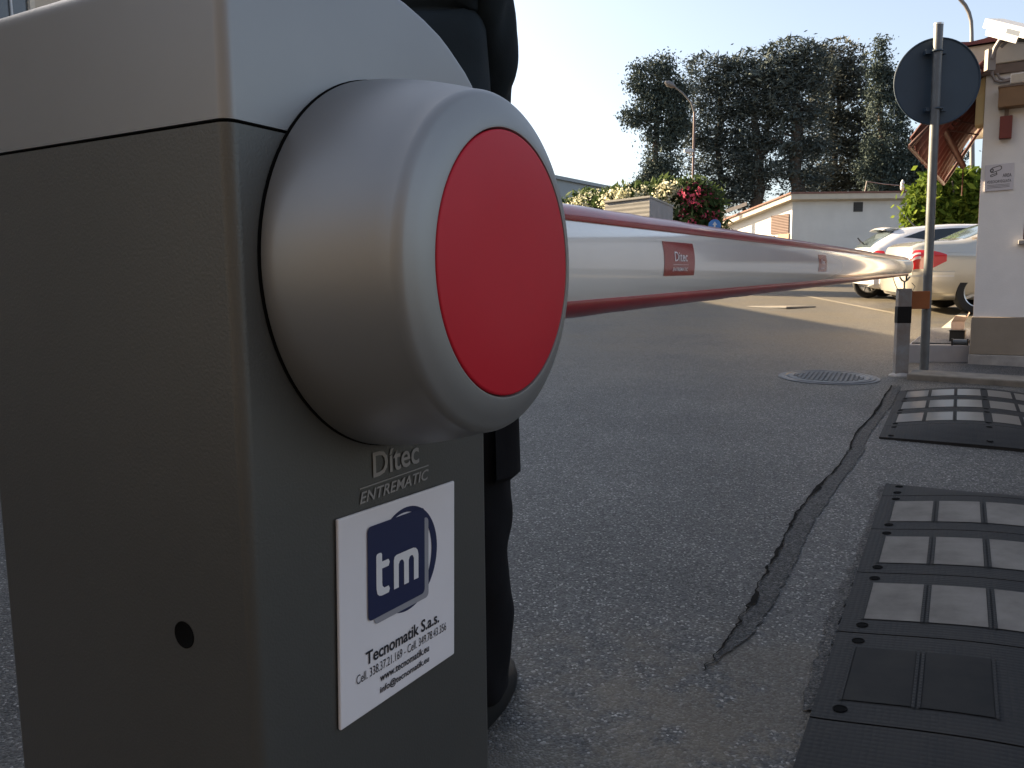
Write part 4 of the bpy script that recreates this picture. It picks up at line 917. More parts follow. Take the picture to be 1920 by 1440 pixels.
def make_hatch(loc, rz):
    t = thing('parked_hatchback', 'white hatchback car parked against the white shed, roof antenna up', 'car', loc, rz)
    t.rotation_euler = (math.asin(SLOPE*math.cos(rz)), -math.asin(SLOPE*math.sin(rz)), rz)
    c = Car([(-2.02, .38, .72, .66, .58, .80, .46), (-1.97, .28, .86, .77, .70, .95, .55), (-1.88, .23, .98, .85, .78, 1.06, .60), (-1.70, .21, 1.0, .88, .81, 1.20, .585), (-1.45, .2, 1.0, .885, .82, 1.345, .57), (-1.1, .2, .99, .885, .82, 1.395, .565),
             (-.4, .2, .965, .885, .82, 1.435, .57), (.2, .2, .94, .885, .82, 1.42, .57), (.7, .2, .93, .885, .82, 1.30, .60), (1.2, .2, .93, .88, .81, 1.10, .66), (1.5, .2, .90, .87, .79, .99, .68), (1.9, .21, .80, .83, .72, .86, .62), (2.1, .26, .70, .74, .62, .74, .54), (2.2, .36, .60, .62, .52, .64, .42)])
    bo = c.body().build('body', 'whitepaint', t, smooth=32)
    ax_ = [(-1.30, -.76), (-1.30, .76), (1.28, -.76), (1.28, .76)]
    cut_arches(bo, ax_, .32, .42)
    for x, y in ax_: wheel(t, x, y*1.02, .32, .21)
    for sg in (1, -1): c.patch([(-1.38, 7.0), (-.20, 6.15), (-.25, 7.8), (-1.0, 7.75)], side=sg).build('window', 'glass', t, smooth=60)
    for sg in (1, -1): c.patch([(-.16, 6.15), (.92, 6.2), (.55, 7.6), (-.20, 7.8)], side=sg).build('window', 'glass', t, smooth=60)
    mb = MB(); P = []
    for i in range(9):
        x = -1.93+.42*i/8; row = [c.S(x, 8.5+2.5*j/8) for j in range(9)]; row = [(p[0]-.004, p[1], p[2]+.004) for p in row]; P.append(row+[(p[0], -p[1], p[2]) for p in reversed(row[:-1])])
    mb.grid(P); mb.build('rear_screen', 'glasspale', t, smooth=60)
    mb = MB(); mb.grid([[(-1.70+dx, y*w_, 1.355-.03*(abs(y)/.5)**2+dz) for dx, dz, w_ in ((0, .0, .95), (.03, .03, 1), (.14, .045, 1), (.30, .03, 1))] for y in [-.5+.1*k for k in range(11)]]); mb.grid([[(-1.70+dx, y*w_, 1.355-.03*(abs(y)/.5)**2+dz) for dx, dz, w_ in ((0, .0, .95), (.10, -.02, .95), (.24, -.01, .95))] for y in [-.5+.1*k for k in range(11)]])
    mb.build('spoiler', 'whitepaint', t, smooth=60)
    for sg in (-1, 1):
        mb = MB(); P = []
        for i in range(7):
            x = -2.0+.26*i/6; sA, sB = 4.0, 5.3-.5*(i/6)**2
            P.append([(c.S(x, sA+(sB-sA)*j/5)[0], sg*(abs(c.S(x, sA+(sB-sA)*j/5)[1])+.006), c.S(x, sA+(sB-sA)*j/5)[2]) for j in range(6)])
        mb.grid(P); mb.build('tail_light', 'lightred', t, smooth=60)
        mb = MB(); mb.lathe([(.02, -.10), (.07, -.06), (.08, 0), (.07, .06), (.02, .09)], 14, mx=Matrix.Translation((.85, sg*.96, 1.03)) @ Matrix.Rotation(R(90), 4, 'X')); mb.build('mirror', 'whitepaint', t, smooth=60)
    mb = MB(); mb.tube([(-.95, 0, 1.38), (-1.08, 0, 1.51), (-1.15, 0, 1.60)], [.014, .009, .006], 8); mb.build('antenna', 'blacktrim', t)
    mb = MB(); mb.tube([(-1.86, .1, 1.06), (-1.96, .02, 1.12), (-2.0, -.12, 1.13)], .013, 6); mb.tube([(-1.955, .03, 1.11), (-2.02, .04, 1.20)], .012, 6); mb.build('rear_wiper', 'blacktrim', t)
    mb = MB(); mb.box(-2.07, -2.03, -.26, .26, .62, .73); mb.build('number_plate', 'signwhite', t)
    P = []; path = [(-1.68, -.875), (-1.9, -.84), (-2.03, -.62), (-2.06, -.3), (-2.07, 0)]; path = path+[(x, -y) for x, y in reversed(path[:-1])]
    for x, y in path:
        d0 = math.hypot(x+1.2, y); nx, ny = (x+1.2)/d0, y/d0; P.append([(x+nx*d, y+ny*d, z) for d, z in ((-.05, .30), (0, .31), (.02, .40), (.022, .52), (-.05, .58))])
    mb = MB(); mb.grid(P); mb.build('rear_bumper', 'whitepaint', t, smooth=40)
    mb = MB(); mb.box(-1.1, 1.1, -.7, .7, .17, .24); mb.build('underbody', 'dark', t)
    return t
def place_by_wheel(px, py, local, rz):           # ground spot of a wheel -> car origin
    p = gp(px, py); q = Matrix.Rotation(rz, 3, 'Z') @ Vector((local[0], local[1], 0)); x, y = p.x-q.x, p.y-q.y; return Vector((x, y, gz(y)))
rs = R(-12); make_sedan(place_by_wheel(1834, 590, (-1.42, -.88), rs), rs)
rh = R(-9.5); make_hatch(place_by_wheel(1700, 564, (-1.30, -.86), rh), rh)

# motorbike beside the hatchback
p = gp(1628, 559); mt = thing('motorbike', 'dark motorbike parked beside the white hatchback behind the barrier arm', 'motorbike', L(p), R(0)); mt.rotation_euler = (R(-9), 0, R(-4))
def bikewheel(x, nm='wheel'):
    e = bpy.data.objects.new(nm, None); COL.objects.link(e); e.parent = mt; e.location = (x, 0, .30)
    mb = MB(); mb.tube([(.245*math.cos(a), 0, .245*math.sin(a)) for a in [2*math.pi*i/40 for i in range(40)]], .055, 10, closed=True); mb.build('tyre', 'tyre', e, smooth=60)
    mb = MB(); mb.tube([(.19*math.cos(a), 0, .19*math.sin(a)) for a in [2*math.pi*i/40 for i in range(40)]], .018, 8, closed=True); mb.tube([(0, -.05, 0), (0, .05, 0)], .03, 10)
    for i in range(6): a = math.pi*i/3; mb.tube([(.02*math.cos(a), 0, .02*math.sin(a)), (.18*math.cos(a), 0, .18*math.sin(a))], .012, 6)
    mb.build('rim', 'rim', e, smooth=60)
bikewheel(0); bikewheel(1.32)
mb = MB(); mb.tube([(-.12, -.13, .36), (-.38, -.16, .44)], [.045, .05], 10); mb.tube([(.5, -.1, .28), (.1, -.12, .30), (-.12, -.13, .36)], .022, 8); mb.build('exhaust', 'blacktrim', mt, smooth=50)
mb = MB(); mb.tube([(0, -.07, .30), (.5, -.08, .36), (.62, 0, .62), (1.0, 0, .86), (1.10, 0, .80)], .03, 8); mb.tube([(0, .07, .30), (.5, .08, .36)], .03, 8); mb.tube([(1.05, -.06, .88), (1.32, -.07, .30)], .025, 8); mb.tube([(1.05, .06, .88), (1.32, .07, .30)], .025, 8); mb.build('frame', 'blacktrim', mt, smooth=50)
mb = MB(); mb.tube([(-.30, 0, .72), (0, 0, .76), (.3, 0, .70), (.5, 0, .70)], [.04, .11, .12, .08], 12); mb.build('seat', 'blacktrim', mt, smooth=60)
mb = MB(); mb.tube([(.42, 0, .74), (.6, 0, .84), (.85, 0, .86), (.98, 0, .80)], [.08, .15, .15, .06], 14); mb.build('tank', 'redbox', mt, smooth=60)
mb = MB(); mb.lathe([(.05, -.16), (.13, -.1), (.15, .06), (.12, .16)], 14, mx=Matrix.Translation((.55, 0, .42))); mb.build('engine', 'galv', mt, smooth=40)
mb = MB(); mb.tube([(.95, -.36, .98), (1.02, -.15, .96), (1.04, 0, .93), (1.02, .15, .96), (.95, .36, .98)], .014, 8); mb.build('handlebar', 'blacktrim', mt, smooth=50)
mb = MB(); mb.grid([[(.30*math.cos(a), y, .30+.325*math.sin(a)) for y in (-.06, 0, .06)] for a in [math.pi*(.35+.5*i/10) for i in range(11)]]); mb.build('mudguard', 'blacktrim', mt, solid=.01)
mb = MB(); mb.tube([(.55, -.1, .2), (.5, -.32, -.03)], .012, 6); mb.build('side_stand', 'blacktrim', mt)

# ------------------------------------------------------------------ white sheds
def shed():
    Y = 27; cA = at(1486, 376, Y); z0 = gz(Y)
    t = thing('shed', 'long white flat roofed shed with small dark vent and louvred gable end', 'shed', (cA.x, Y, z0))
    h = cA.z-z0; gl = Vector((-.42, .91, 0)).normalized(); gL = 3.4; h2 = h-.62; LW = 9.0
    b = gl*gL; mb = MB()
    mb.add([(0, 0, -.3), (LW, 0, -.3), (LW, 0, h), (0, 0, h), (b.x, b.y, -.3), (b.x, b.y, h2), (LW, b.y, -.3), (LW, b.y, h2)],
           [(0, 1, 2, 3), (4, 0, 3, 5), (1, 6, 7, 2), (6, 4, 5, 7), (3, 2, 7, 5)]); mb.build('wall', 'shed', t)
    mb = MB(); o1 = -.22
    top = [(-.14, -.25, h+.0), (LW+.2, -.25, h+.0), (LW+.2, b.y+.2, h2-.0), (b.x-.30, b.y+.1, h2-.04)]
    mb.add([(x, y, z+.012) for x, y, z in top]+[(x, y, z+.19) for x, y, z in top], [(3, 2, 1, 0), (4, 5, 6, 7), (0, 1, 5, 4), (1, 2, 6, 5), (2, 3, 7, 6), (3, 0, 4, 7)]); rf = mb.build('roof', 'fascia', t)
    mb = MB(); mb.add([(x*1.004-.03, y-.03, z+.192) for x, y, z in top]+[(x*1.004-.03, y-.03, z+.245) for x, y, z in top], [(3, 2, 1, 0), (4, 5, 6, 7), (0, 1, 5, 4), (1, 2, 6, 5), (2, 3, 7, 6), (3, 0, 4, 7)]); mb.build('roof_edge', 'shedroof', rf)
    def wl(px, py): p = at(px, py, Y)-t.location; return p
    a, c = wl(1600, 397), wl(1618, 379); mb = MB(); mb.box(a.x, c.x, -.015, .05, a.z, c.z); v_ = mb.build('vent', 'vent', t)
    mb = MB()
    for i in range(5): z = a.z+.03+(c.z-a.z-.06)*i/4; mb.box(a.x+.02, c.x-.02, -.03, -.016, z-.012, z+.012)
    mb.build('louvre', 'pipe', v_)
    GMx = plane_fit(Vector((0, 0, 0)), -gl, Vector((gl.y, -gl.x, 0))*-1, Vector((0, 0, 1)))
    n = Vector((-gl.y, gl.x, 0)); n = -n if n.dot(Vector((-1, -.3, 0))) < 0 else n
    GMx = plane_fit(Vector((0, 0, 0)), gl, n, Vector((0, 0, 1)))
    mb = MB(); mb.box(.12, .95, -.02, .03, h-1.05, h-.42, mx=GMx); mb.build('louvre', 'louvre', t)
    mb = MB(); mb.box(.10, .62, -.02, .035, h-2.75, h-1.08, mx=GMx); mb.build('door', 'shutterdoor', t)
    mb = MB(); mb.box(.80, .98, -.02, .045, h-2.2, h-1.1, mx=GMx); mb.build('door_jamb', 'fascia', t)
    dp = wl(1707, 400); mb = MB(); mb.tube([(dp.x, -.09, h-.05), (dp.x, -.09, -.1)], .06, 10); mb.build('downpipe', 'pipe', t, smooth=50)
    return t
shed()
Y2 = 33; q = at(1345, 404, Y2); t = thing('small_shed', 'small shed with a sunlit roof edge left of the long white shed', 'shed', (q.x, Y2, gz(Y2)))
h = q.z-gz(Y2); mb = MB(); mb.box(.15, 3.2, 0, 3, -.3, h-.02); mb.build('wall', 'shed', t)
mb = MB(); mb.add([(-.1, -.3, h-.05), (1.1, -.3, h+.35), (1.1, 3, h+.35), (-.1, 3, h-.05), (-.1, -.3, h+.08), (1.1, -.3, h+.50), (1.1, 3, h+.50), (-.1, 3, h+.08)], [(3, 2, 1, 0), (4, 5, 6, 7), (0, 1, 5, 4), (1, 2, 6, 5), (2, 3, 7, 6), (3, 0, 4, 7)]); mb.build('roof', 'fascia', t)
mb = MB(); a = at(1366, 432, Y2-.05)-t.location; mb.box(a.x, a.x+.32, -.05, -.002, 1.2, h-.45); mb.build('doorway', 'dark', t)
mb = MB(); mb.box(a.x-.06, a.x-.005, -.07, -.001, 1.2, h-.40); mb.box(a.x-.06, a.x+.36, -.07, -.001, h-.44, h-.38); mb.build('door_frame', 'pipe', t)
# aerial post with cable on the shed roof
a0 = at(1620, 366, 27.3); aP = thing('roof_cable', 'thin cable stretched over the long shed roof from a slanted rod', 'cable', a0)
mb = MB(); b0 = at(1625, 340, 27.3)-a0; mb.tube([(0, 0, -.05), b0], .014, 6); mb.build('rod', 'conduit', aP)
mb = MB(); c1 = at(1692, 348, 27.3)-a0; c2 = at(1745, 352, 27.3)-a0; mb.tube([b0, b0.lerp(c1, .5)+Vector((0, 0, -.02)), c1, c2], .012, 6); mb.build('wire', 'conduit', aP)
mb = MB(); mb.lathe([(.02, -.16), (.06, -.13), (.07, -.02), (.05, .04), (.07, .07), (.04, .14), (.015, .2)], 12, mx=Matrix.Translation(c1)); mb.build('insulator', 'camwhite', aP, smooth=50)

# grey cabin behind the arm
cn_ = at(1218, 371, 19); t = thing('grey_cabin', 'grey box-shaped cabin in front of the white flowering hedge', 'cabin', (cn_.x, 19, gz(19)))
h = cn_.z-gz(19); la_ = at(1134, 378, 20.0)-t.location; rb_ = at(1262, 380, 21.2)-t.location
dl = Vector((la_.x, la_.y, 0)); dr_ = Vector((rb_.x, rb_.y, 0))
def wallquad(mb, a, b, z0, z1): mb.add([(a.x, a.y, z0), (b.x, b.y, z0), (b.x, b.y, z1), (a.x, a.y, z1)], [(0, 1, 2, 3)])
z_ = Vector((0, 0, 0)); mb = MB(); wallquad(mb, dl, z_, -.2, h); wallquad(mb, dr_, dl+dr_, -.2, h); wallquad(mb, dl+dr_, dl, -.2, h); mb.build('wall', 'cabin', t)
mb = MB(); wallquad(mb, z_, dr_, -.2, h); mb.build('ribbed_side', 'cabindark', t)
mb = MB(); P4 = [z_-(dl+dr_)*.012, dr_*1.015-dl*.015, (dl+dr_)*1.012, dl*1.015-dr_*.015]
mb.add([(p.x, p.y, h+.001) for p in P4]+[(p.x, p.y, h+.05) for p in P4], [(3, 2, 1, 0), (4, 5, 6, 7), (0, 1, 5, 4), (1, 2, 6, 5), (2, 3, 7, 6), (3, 0, 4, 7)]); mb.build('roof', 'cabin', t)
mb = MB(); 
pv_ = dl*.13; mb.box(pv_.x-.18, pv_.x+.18, pv_.y-.05, pv_.y-.03, h-.62, h-.55); mb.build('slot', 'vent', t)

# far blue-grey hall
t = thing('far_hall', 'long blue grey industrial hall far behind the white hedge', 'hall', (4.2, 60, gz(60)))
hz = at(1062, 340, 60).z-gz(60); fx = Vector((10.6-4.2, 68.5-60, 0)).normalized(); FMx = plane_fit(Vector((0, 0, 0)), fx, Vector((-fx.y, fx.x, 0)), Vector((0, 0, 1)))
mb = MB(); mb.box(-14, 11, 0, 14, -.5, hz, mx=FMx); mb.build('wall', 'farwall', t)
mb = MB(); mb.box(-14.2, 11.2, -.2, 14.2, hz+.01, hz+.25, mx=FMx); mb.build('roof', 'farwall', t)
# railing by the hedge
t = thing('railing', 'dark thin railing with posts left of the white hedge', 'railing', (at(1064, 380, 32).x, 32, gz(32)))
ra, rb2 = at(1050, 375, 32)-t.location, at(1130, 366, 33)-t.location
mb = MB(); mb.tube([ra, rb2], .03, 8); mb.build('rail', 'pipe', t)
for k in range(4): q = ra.lerp(rb2, .25+.25*k); mb = MB(); mb.tube([(q.x, q.y, -.05), (q.x, q.y, q.z)], .04, 8); mb.build('post', 'pipe', t)

# street lamps
Yl = 30; b_ = gat(1297, Yl); t = thing('street_lamp', 'tall reddish street lamp with two small cameras on its pole, before the dark trees', 'street lamp', b_)
q = lambda px, py, Y=Yl: at(px, py, Y)-b_
mb = MB(); mb.tube([(0, 0, -.1), q(1298, 400), q(1302, 210)], [.058, .05, .04], 12); mb.build('pole', 'lamppost', t, smooth=50)
mb = MB(); mb.tube([q(1302, 211), q(1296, 192), q(1280, 174), q(1264, 162)], [.036, .033, .03, .028], 10); mb.build('arm', 'lampgrey', t, smooth=50)
mb = MB(); pa, pb_ = q(1266, 163), q(1247, 154); mb.tube([pa, pa.lerp(pb_, .3), pa.lerp(pb_, .7), pb_], [.04, .10, .11, .04], 12); mb.build('lamp_head', 'lampgrey', t, smooth=60)
for px, py, sg in ((1291, 283, -1), (1308, 337, 1)):
    c = q(px, py, Yl-.05); mb = MB(); mb.box(c.x-.17, c.x+.17, c.y-.06, c.y+.06, c.z-.05, c.z+.06); mb.tube([(c.x, c.y, c.z-.05), (c.x-sg*.12, c.y+.1, c.z-.16)], .03, 6); mb.build('camera', 'camwhite', t, bevel=.01, seg=1)
Yr = 25; b_ = gat(1823, Yr); t = thing('street_lamp', 'grey street lamp with curved neck rising behind the gatehouse roof', 'street lamp', b_)
mb = MB(); pts = [Vector((0, 0, -.1)), q(1822, 120, Yr)]+[q(px, py, Yr) for px, py in ((1822, 62), (1821, 40), (1817, 24), (1810, 10), (1799, -3), (1784, -14), (1765, -22))]
mb.tube(pts, [.08, .066]+[.053]*7, 12); mb.build('pole', 'lampgrey', t, smooth=60)
mb = MB(); pa, pb_ = q(1768, -21, Yr), q(1725, -32, Yr); mb.tube([pa, pa.lerp(pb_, .3), pa.lerp(pb_, .8), pb_], [.06, .13, .13, .04], 12); mb.build('lamp_head', 'conduit', t, smooth=60)
# blue sign
Yb = 24; b_ = gat(1340, Yb); t = thing('blue_sign', 'small round blue traffic sign by the red oleander, above the arm', 'road sign', b_)
c = q(1340, 423, Yb); mb = MB(); mb.lathe([(.18, -.01), (.185, 0), (.18, .01)], 28, mx=frame_z(c, (-.1, -1, 0))); mb.build('disc', 'bluesign', t, smooth=40)
fm = frame_z(c, (-.1, -1, 0)); mb = MB(); mb.add([fm @ Vector(p) for p in ((-.025, -.12, .012), (.025, -.12, .012), (.025, .02, .012), (.07, .02, .012), (0, .12, .012), (-.07, .02, .012), (-.025, .02, .012))], [tuple(range(7))]); mb.build('arrow', 'camwhite', t)
mb = MB(); mb.tube([(c.x, c.y+.04, -.05), (c.x, c.y+.04, c.z+.15)], .03, 10); mb.build('pole', 'galv', t, smooth=50)

# house at the left whose shadow covers the entrance
t = thing('beige_house', 'beige house with pale window surrounds behind the barrier cabinet', 'house', (-6.5, 12, gz(12)))
HZ = 6.2-gz(12); mb = MB(); Yw0, Yw1 = -1.42, -.92
openbox_args = None
mb = MB(); mb.box(-9, 0, -13.5, 13.5, -1.2, HZ); mb.build('wall', 'beigehouse', t)
mb = MB(); mb.box(-9.3, .25, -13.8, 13.8, HZ+.002, HZ+.16); mb.build('roof', 'tile', t)
mb = MB(); mb.box(-16, 24, -30, -21.5, -2.2, HZ+1.5); mb.build('sky_blocker', mat('brown_sky_blocker', (.075, .066, .056), .9, var=.15, vscale=.7), t)  # unseen block behind the camera, added to cut the sky light
for k, yc in enumerate((-11, -8.3, -5.6, -3.4, -1.15, 1.6, 4.3, 7, 9.7)):
    for zc in (1.3, 4.1):
        e = bpy.data.objects.new('window', None); COL.objects.link(e); e.parent = t; e.location = (0, yc, zc)
        mb = MB(); mb.box(.003, .05, -.52, -.40, -.75, .75); mb.box(.003, .05, .40, .52, -.75, .75); mb.box(.003, .05, -.40, .40, .66, .75); mb.box(.003, .09, -.56, .56, -.84, -.752); mb.build('surround', 'housepale', e)
        mb = MB(); mb.box(.002, .02, -.398, .398, -.748, .658); mb.build('pane', 'housewin', e)
        mb = MB(); mb.box(.022, .04, -.018, .018, -.748, .658); mb.build('mullion', 'camwhite', e)

# ------------------------------------------------------------------ vegetation
def quads(pts, size, seed, elong=1.6, up=0.0, mi=0, mb=None, flat=1.0):
    """one small leaf spray per point; every spray is an island of its own"""
    rr = np.random.default_rng(seed); n = len(pts)
    d = rr.normal(size=(n, 3)); d[:, 2] = d[:, 2]*flat+up; d /= np.linalg.norm(d, axis=1)[:, None]
    e = rr.normal(size=(n, 3)); e -= d*(e*d).sum(1)[:, None]; e /= np.linalg.norm(e, axis=1)[:, None]
    s = size*rr.uniform(.55, 1.45, n)[:, None]; P = np.asarray(pts)
    a, b = d*s*elong*.5, e*s*.5
    vs = np.stack([P-a, P+b*.8-a*.15, P+a, P-b*.8+a*.1], 1).reshape(-1, 3)
    mb = mb or MB(); o = len(mb.v); mb.v += [tuple(v) for v in vs]; mb.f += [(o+4*i, o+4*i+1, o+4*i+2, o+4*i+3) for i in range(n)]; mb.m += [mi]*n
    return mb
DENS = 7.0
def blob_pts(blobs, density, seed, D, shell=.55, clump=.5, vert=.6):
    """points in ellipsoids given in picture columns / rows at distance D, gathered in clumps with gaps"""
    rr = np.random.default_rng(seed); out = []; pxm = D/FPX
    for (px, py, rx, ry) in blobs:
        c = at(px, py, D); RX, RZ = rx*pxm, ry*pxm; RY = .8*max(.6*RX, min(RX, RZ))
        nc = max(6, int(density*DENS*rx*ry/60.)); m = rr.normal(size=(nc, 3)); m /= np.linalg.norm(m, axis=1)[:, None]; m *= rr.uniform(shell**3, 1, nc)[:, None]**(1/3)
        cen = np.array([c.x, c.y, c.z])+m*np.array([RX, RY, RZ])
        for q_ in cen: out.append(q_+rr.normal(size=(14, 3))*np.array([1, 1, vert])*clump*rr.uniform(.5, 1.2))
    return np.concatenate(out)
def limb(mb, a, b, r0_, r1_, seed, n=7, wob=.25):
    rr = random.Random(seed); a, b = Vector(a), Vector(b); L_ = (b-a).length
    pts = [a.lerp(b, i/n)+Vector((rr.uniform(-1, 1), rr.uniform(-1, 1), rr.uniform(-.5, .5)))*wob*(0 if i in (0, n) else 1)*min(1, L_*.1) for i in range(n+1)]
    mb.tube(pts, [r0_+(r1_-r0_)*i/n for i in range(n+1)], 8)
    return pts
def tree(label, D, trunk_px, blobs, leaf, size, density, seed, trunks=None, limbs=(), elong=1.6, up=0, clump=.5, tr=.28, twigs=0):
    b = gat(trunk_px, D); t = thing('tree', label, 'tree', b, group='dark trees beyond the yard'); o = Vector(b)
    cedar = leaf != 'leafivy'; rs_ = random.Random(seed+77); bl = []
    for (px, py, rx, ry) in blobs:              # ragged outline: every lobe throws out smaller ones
        bl.append((px, py, rx*.86, ry*.82))
        for k in range(5):
            a = rs_.uniform(0, 2*math.pi); q_ = rs_.uniform(.24, .42); bl.append((px+rx*.82*math.cos(a), py-ry*.82*math.sin(a), rx*q_*(1.3 if cedar else 1), ry*q_*(.55 if cedar else 1)))
    pts = blob_pts(bl, density*.95, seed, D, clump=clump, shell=.35, vert=.32 if cedar else .6)-np.array(o)
    mb = quads(pts, size, seed, elong, up, flat=.45 if cedar else 1)
    if twigs:                                   # feathery upper fringe
        rr = np.random.default_rng(seed+9); tw = []
        for (px, py, rx, ry) in blobs:
            for k in range(int(twigs*2.5*rx)):
                a = rr.uniform(-.1, 1.1)*math.pi; tw.append(np.array(at(px+rx*1.0*math.cos(a)*rr.uniform(.9, 1.22), py-ry*math.sin(a)*rr.uniform(.9, 1.25), D+rr.uniform(-1, 1)))-np.array(o))
        quads(np.array(tw), size*1.35, seed+5, 4.5, .25, mb=mb)
    mb.build('crown', leaf, t, recalc=False)
    mb = MB(); topz = max(0, min(bb[1] for bb in blobs))
    for (px0, py0, px1, py1, r_0, r_1) in (trunks or [(trunk_px, 400, trunk_px, topz+40, tr, tr*.4)]):
        p0 = at(px0, py0, D)-o if py0 < 399 else Vector((at(px0, 400, D).x-o.x, 0, -.2)); limb(mb, p0, at(px1, py1, D)-o, r_0, r_1, seed+int(px1))
    for (px0, py0, px1, py1, r_0, r_1) in limbs: limb(mb, at(px0, py0, D)-o, at(px1, py1, D)-o, r_0, r_1, seed+int(py1)+3, wob=.5)
    mb.build('trunk', 'bark', t, smooth=60)
    return t
tree('ivy clad dark tree with a broad head, leftmost of the dark trees', 44, 1232, [(1225, 150, 44, 44), (1215, 195, 38, 36), (1245, 215, 40, 50), (1195, 225, 26, 22), (1238, 290, 36, 60), (1250, 345, 40, 45), (1222, 345, 24, 40), (1268, 180, 22, 40)], 'leafivy', .095, 1.35, 11, clump=.27)
tree('spreading dark cedar behind the reddish street lamp', 48, 1350, [(1330, 130, 36, 26), (1310, 170, 44, 34), (1352, 190, 56, 44), (1385, 150, 36, 40), (1330, 245, 50, 44), (1375, 250, 52, 46), (1310, 300, 34, 40), (1360, 315, 46, 46), (1395, 330, 34, 42), (1330, 360, 40, 34), (1378, 372, 44, 26)], 'leafdark', .085, .95, 12, elong=2.2, clump=.42, twigs=1.0)
tree('dark cedar with a bare forked trunk and sky showing at its right', 47, 1424, [(1420, 128, 46, 34), (1405, 175, 50, 44), (1450, 185, 36, 44), (1425, 235, 40, 40), (1405, 290, 28, 44), (1436, 265, 24, 30), (1442, 325, 24, 22), (1408, 345, 30, 40)], 'leafdark', .085, .95, 13, [(1420, 400, 1424, 290, .42, .3), (1424, 292, 1412, 170, .3, .12), (1424, 300, 1452, 190, .2, .08)], [(1424, 320, 1448, 318, .1, .04)], elong=2.2, clump=.42, twigs=1.0)
tree('tall dark cedar with ragged top and drooping left branches', 46, 1493, [(1490, 100, 46, 26), (1470, 140, 44, 34), (1520, 130, 44, 36), (1500, 190, 50, 44), (1472, 200, 26, 34), (1510, 250, 42, 44), (1482, 285, 18, 16), (1466, 320, 22, 16), (1520, 310, 34, 44), (1500, 350, 30, 26)], 'leafdark', .085, 1.0, 14, [(1492, 400, 1495, 240, .5, .34), (1495, 245, 1490, 110, .3, .1)],
     [(1492, 345, 1478, 318, .13, .07), (1478, 318, 1452, 322, .07, .03), (1495, 296, 1470, 268, .14, .07), (1470, 268, 1446, 258, .07, .03), (1494, 260, 1462, 248, .1, .04), (1496, 215, 1530, 190, .14, .05)], elong=2.4, clump=.42, twigs=1.3)
tree('broad brownish cedar towards the right of the dark trees', 50, 1570, [(1575, 105, 42, 28), (1560, 150, 46, 40), (1605, 150, 42, 36), (1580, 205, 60, 44), (1555, 250, 46, 44), (1610, 255, 54, 48), (1575, 310, 56, 48), (1625, 330, 54, 46), (1550, 350, 34, 36), (1590, 365, 60, 24)], 'leafbrown', .09, 1.15, 15, elong=2.2, clump=.42, twigs=1.0)
tree('dark cypress with a pointed top beside the round sign', 46, 1655, [(1648, 95, 9, 22), (1650, 125, 18, 26), (1655, 165, 30, 36), (1662, 215, 40, 46), (1672, 275, 46, 50), (1685, 330, 48, 46), (1650, 335, 40, 44), (1725, 330, 40, 40), (1765, 300, 40, 60)], 'leafivy', .095, 1.15, 16, elong=1.9, clump=.27)
# sunlit tree behind the sign pole
b = gat(1775, 19.5); t = thing('citrus_tree', 'low bushy tree with sunlit yellow green leaves behind the sign pole', 'tree', b); o = Vector(b)
pts = blob_pts([(1775, 355, 42, 36), (1740, 385, 32, 34), (1805, 370, 40, 44), (1728, 410, 22, 20), (1770, 400, 50, 34), (1830, 380, 30, 50), (1800, 420, 44, 22)], 1.0, 21, 19.5, clump=.16, shell=.6)-np.array(o)
mb = quads(pts, .105, 22, 1.9); mb.build('crown', 'leafgreen', t, recalc=False)
mb = MB(); limb(mb, (0, 0, -.1), (.1, 0, 1.6), .10, .07, 4)
for k in range(6): a = k*1.05; limb(mb, (.08, 0, 1.2+.07*k), (.1+.9*math.cos(a), .7*math.sin(a), 2.1+.1*k), .05, .015, k)
mb.build('trunk', 'bark', t, smooth=60)
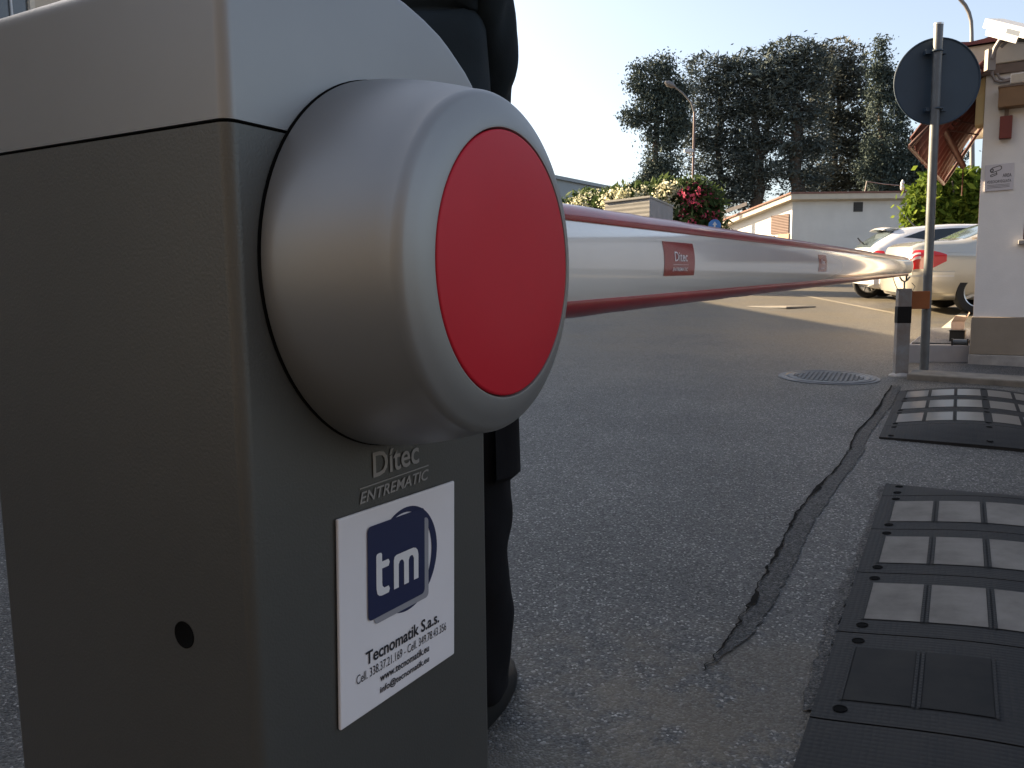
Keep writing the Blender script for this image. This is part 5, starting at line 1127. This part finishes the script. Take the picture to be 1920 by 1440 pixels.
# flowering oleanders
def oleander(label, D, base_px, blobs, flower, seed, fl=5):
    b = gat(base_px, D); t = thing('oleander', label, 'shrub', b); o = np.array(b)
    pts = blob_pts(blobs, 1.0, seed, D, clump=.22)-o; quads(pts, .115, seed, 2.4).build('foliage', 'leafmid', t, recalc=False)
    fb = [(px, py-ry*.25, rx*1.02, ry*.85) for px, py, rx, ry in blobs]; rr = np.random.default_rng(seed+3)
    P = []
    for px, py, rx, ry in blobs:
        for k in range(int(fl*rx*.30)):
            a = rr.uniform(-.25, 1.25)*math.pi; s = rr.uniform(.55, 1.04); c = np.array(at(px+rx*s*math.cos(a), py-ry*s*math.sin(a), D-rr.uniform(.1, .8)))-o
            P.append(c+rr.normal(size=(7, 3))*.07)
    quads(np.concatenate(P),   .085, seed+4, 1.1).build('blossom', flower, t, recalc=False)
    mb = MB(); 
    for k in range(5): limb(mb, (.2*(k-2), .1*k, -.05), (.5*(k-2), .2*k-.3, 2.0), .05, .02, seed+k)
    mb.build('stem', 'bark', t, smooth=60)
oleander('white flowering oleander at the left end of the hedge, beside the railing', 27, 1100, [(1100, 440, 46, 40), (1108, 378, 24, 18), (1088, 392, 24, 20), (1120, 392, 20, 16), (1072, 394, 14, 12), (1110, 410, 40, 20)], 'flowerwhite', 31)
oleander('white flowering oleander standing behind the grey cabin', 26, 1185, [(1160, 435, 34, 44), (1205, 435, 34, 44), (1150, 372, 22, 12), (1180, 368, 26, 14), (1215, 366, 26, 12), (1165, 385, 40, 16), (1205, 385, 40, 16)], 'flowerwhite', 32)
oleander('white flowering oleander between the grey cabin and the red oleander', 25.5, 1262, [(1265, 445, 36, 44), (1250, 365, 22, 18), (1268, 372, 20, 24), (1262, 395, 30, 24), (1280, 405, 26, 22), (1250, 350, 12, 10)], 'flowerwhite', 33)
oleander('red flowering oleander before the street lamp pole', 25, 1312, [(1312, 455, 34, 42), (1298, 360, 20, 20), (1318, 372, 22, 22), (1305, 390, 30, 26), (1322, 398, 20, 24), (1310, 420, 34, 20)], 'flowerred', 34, fl=2)
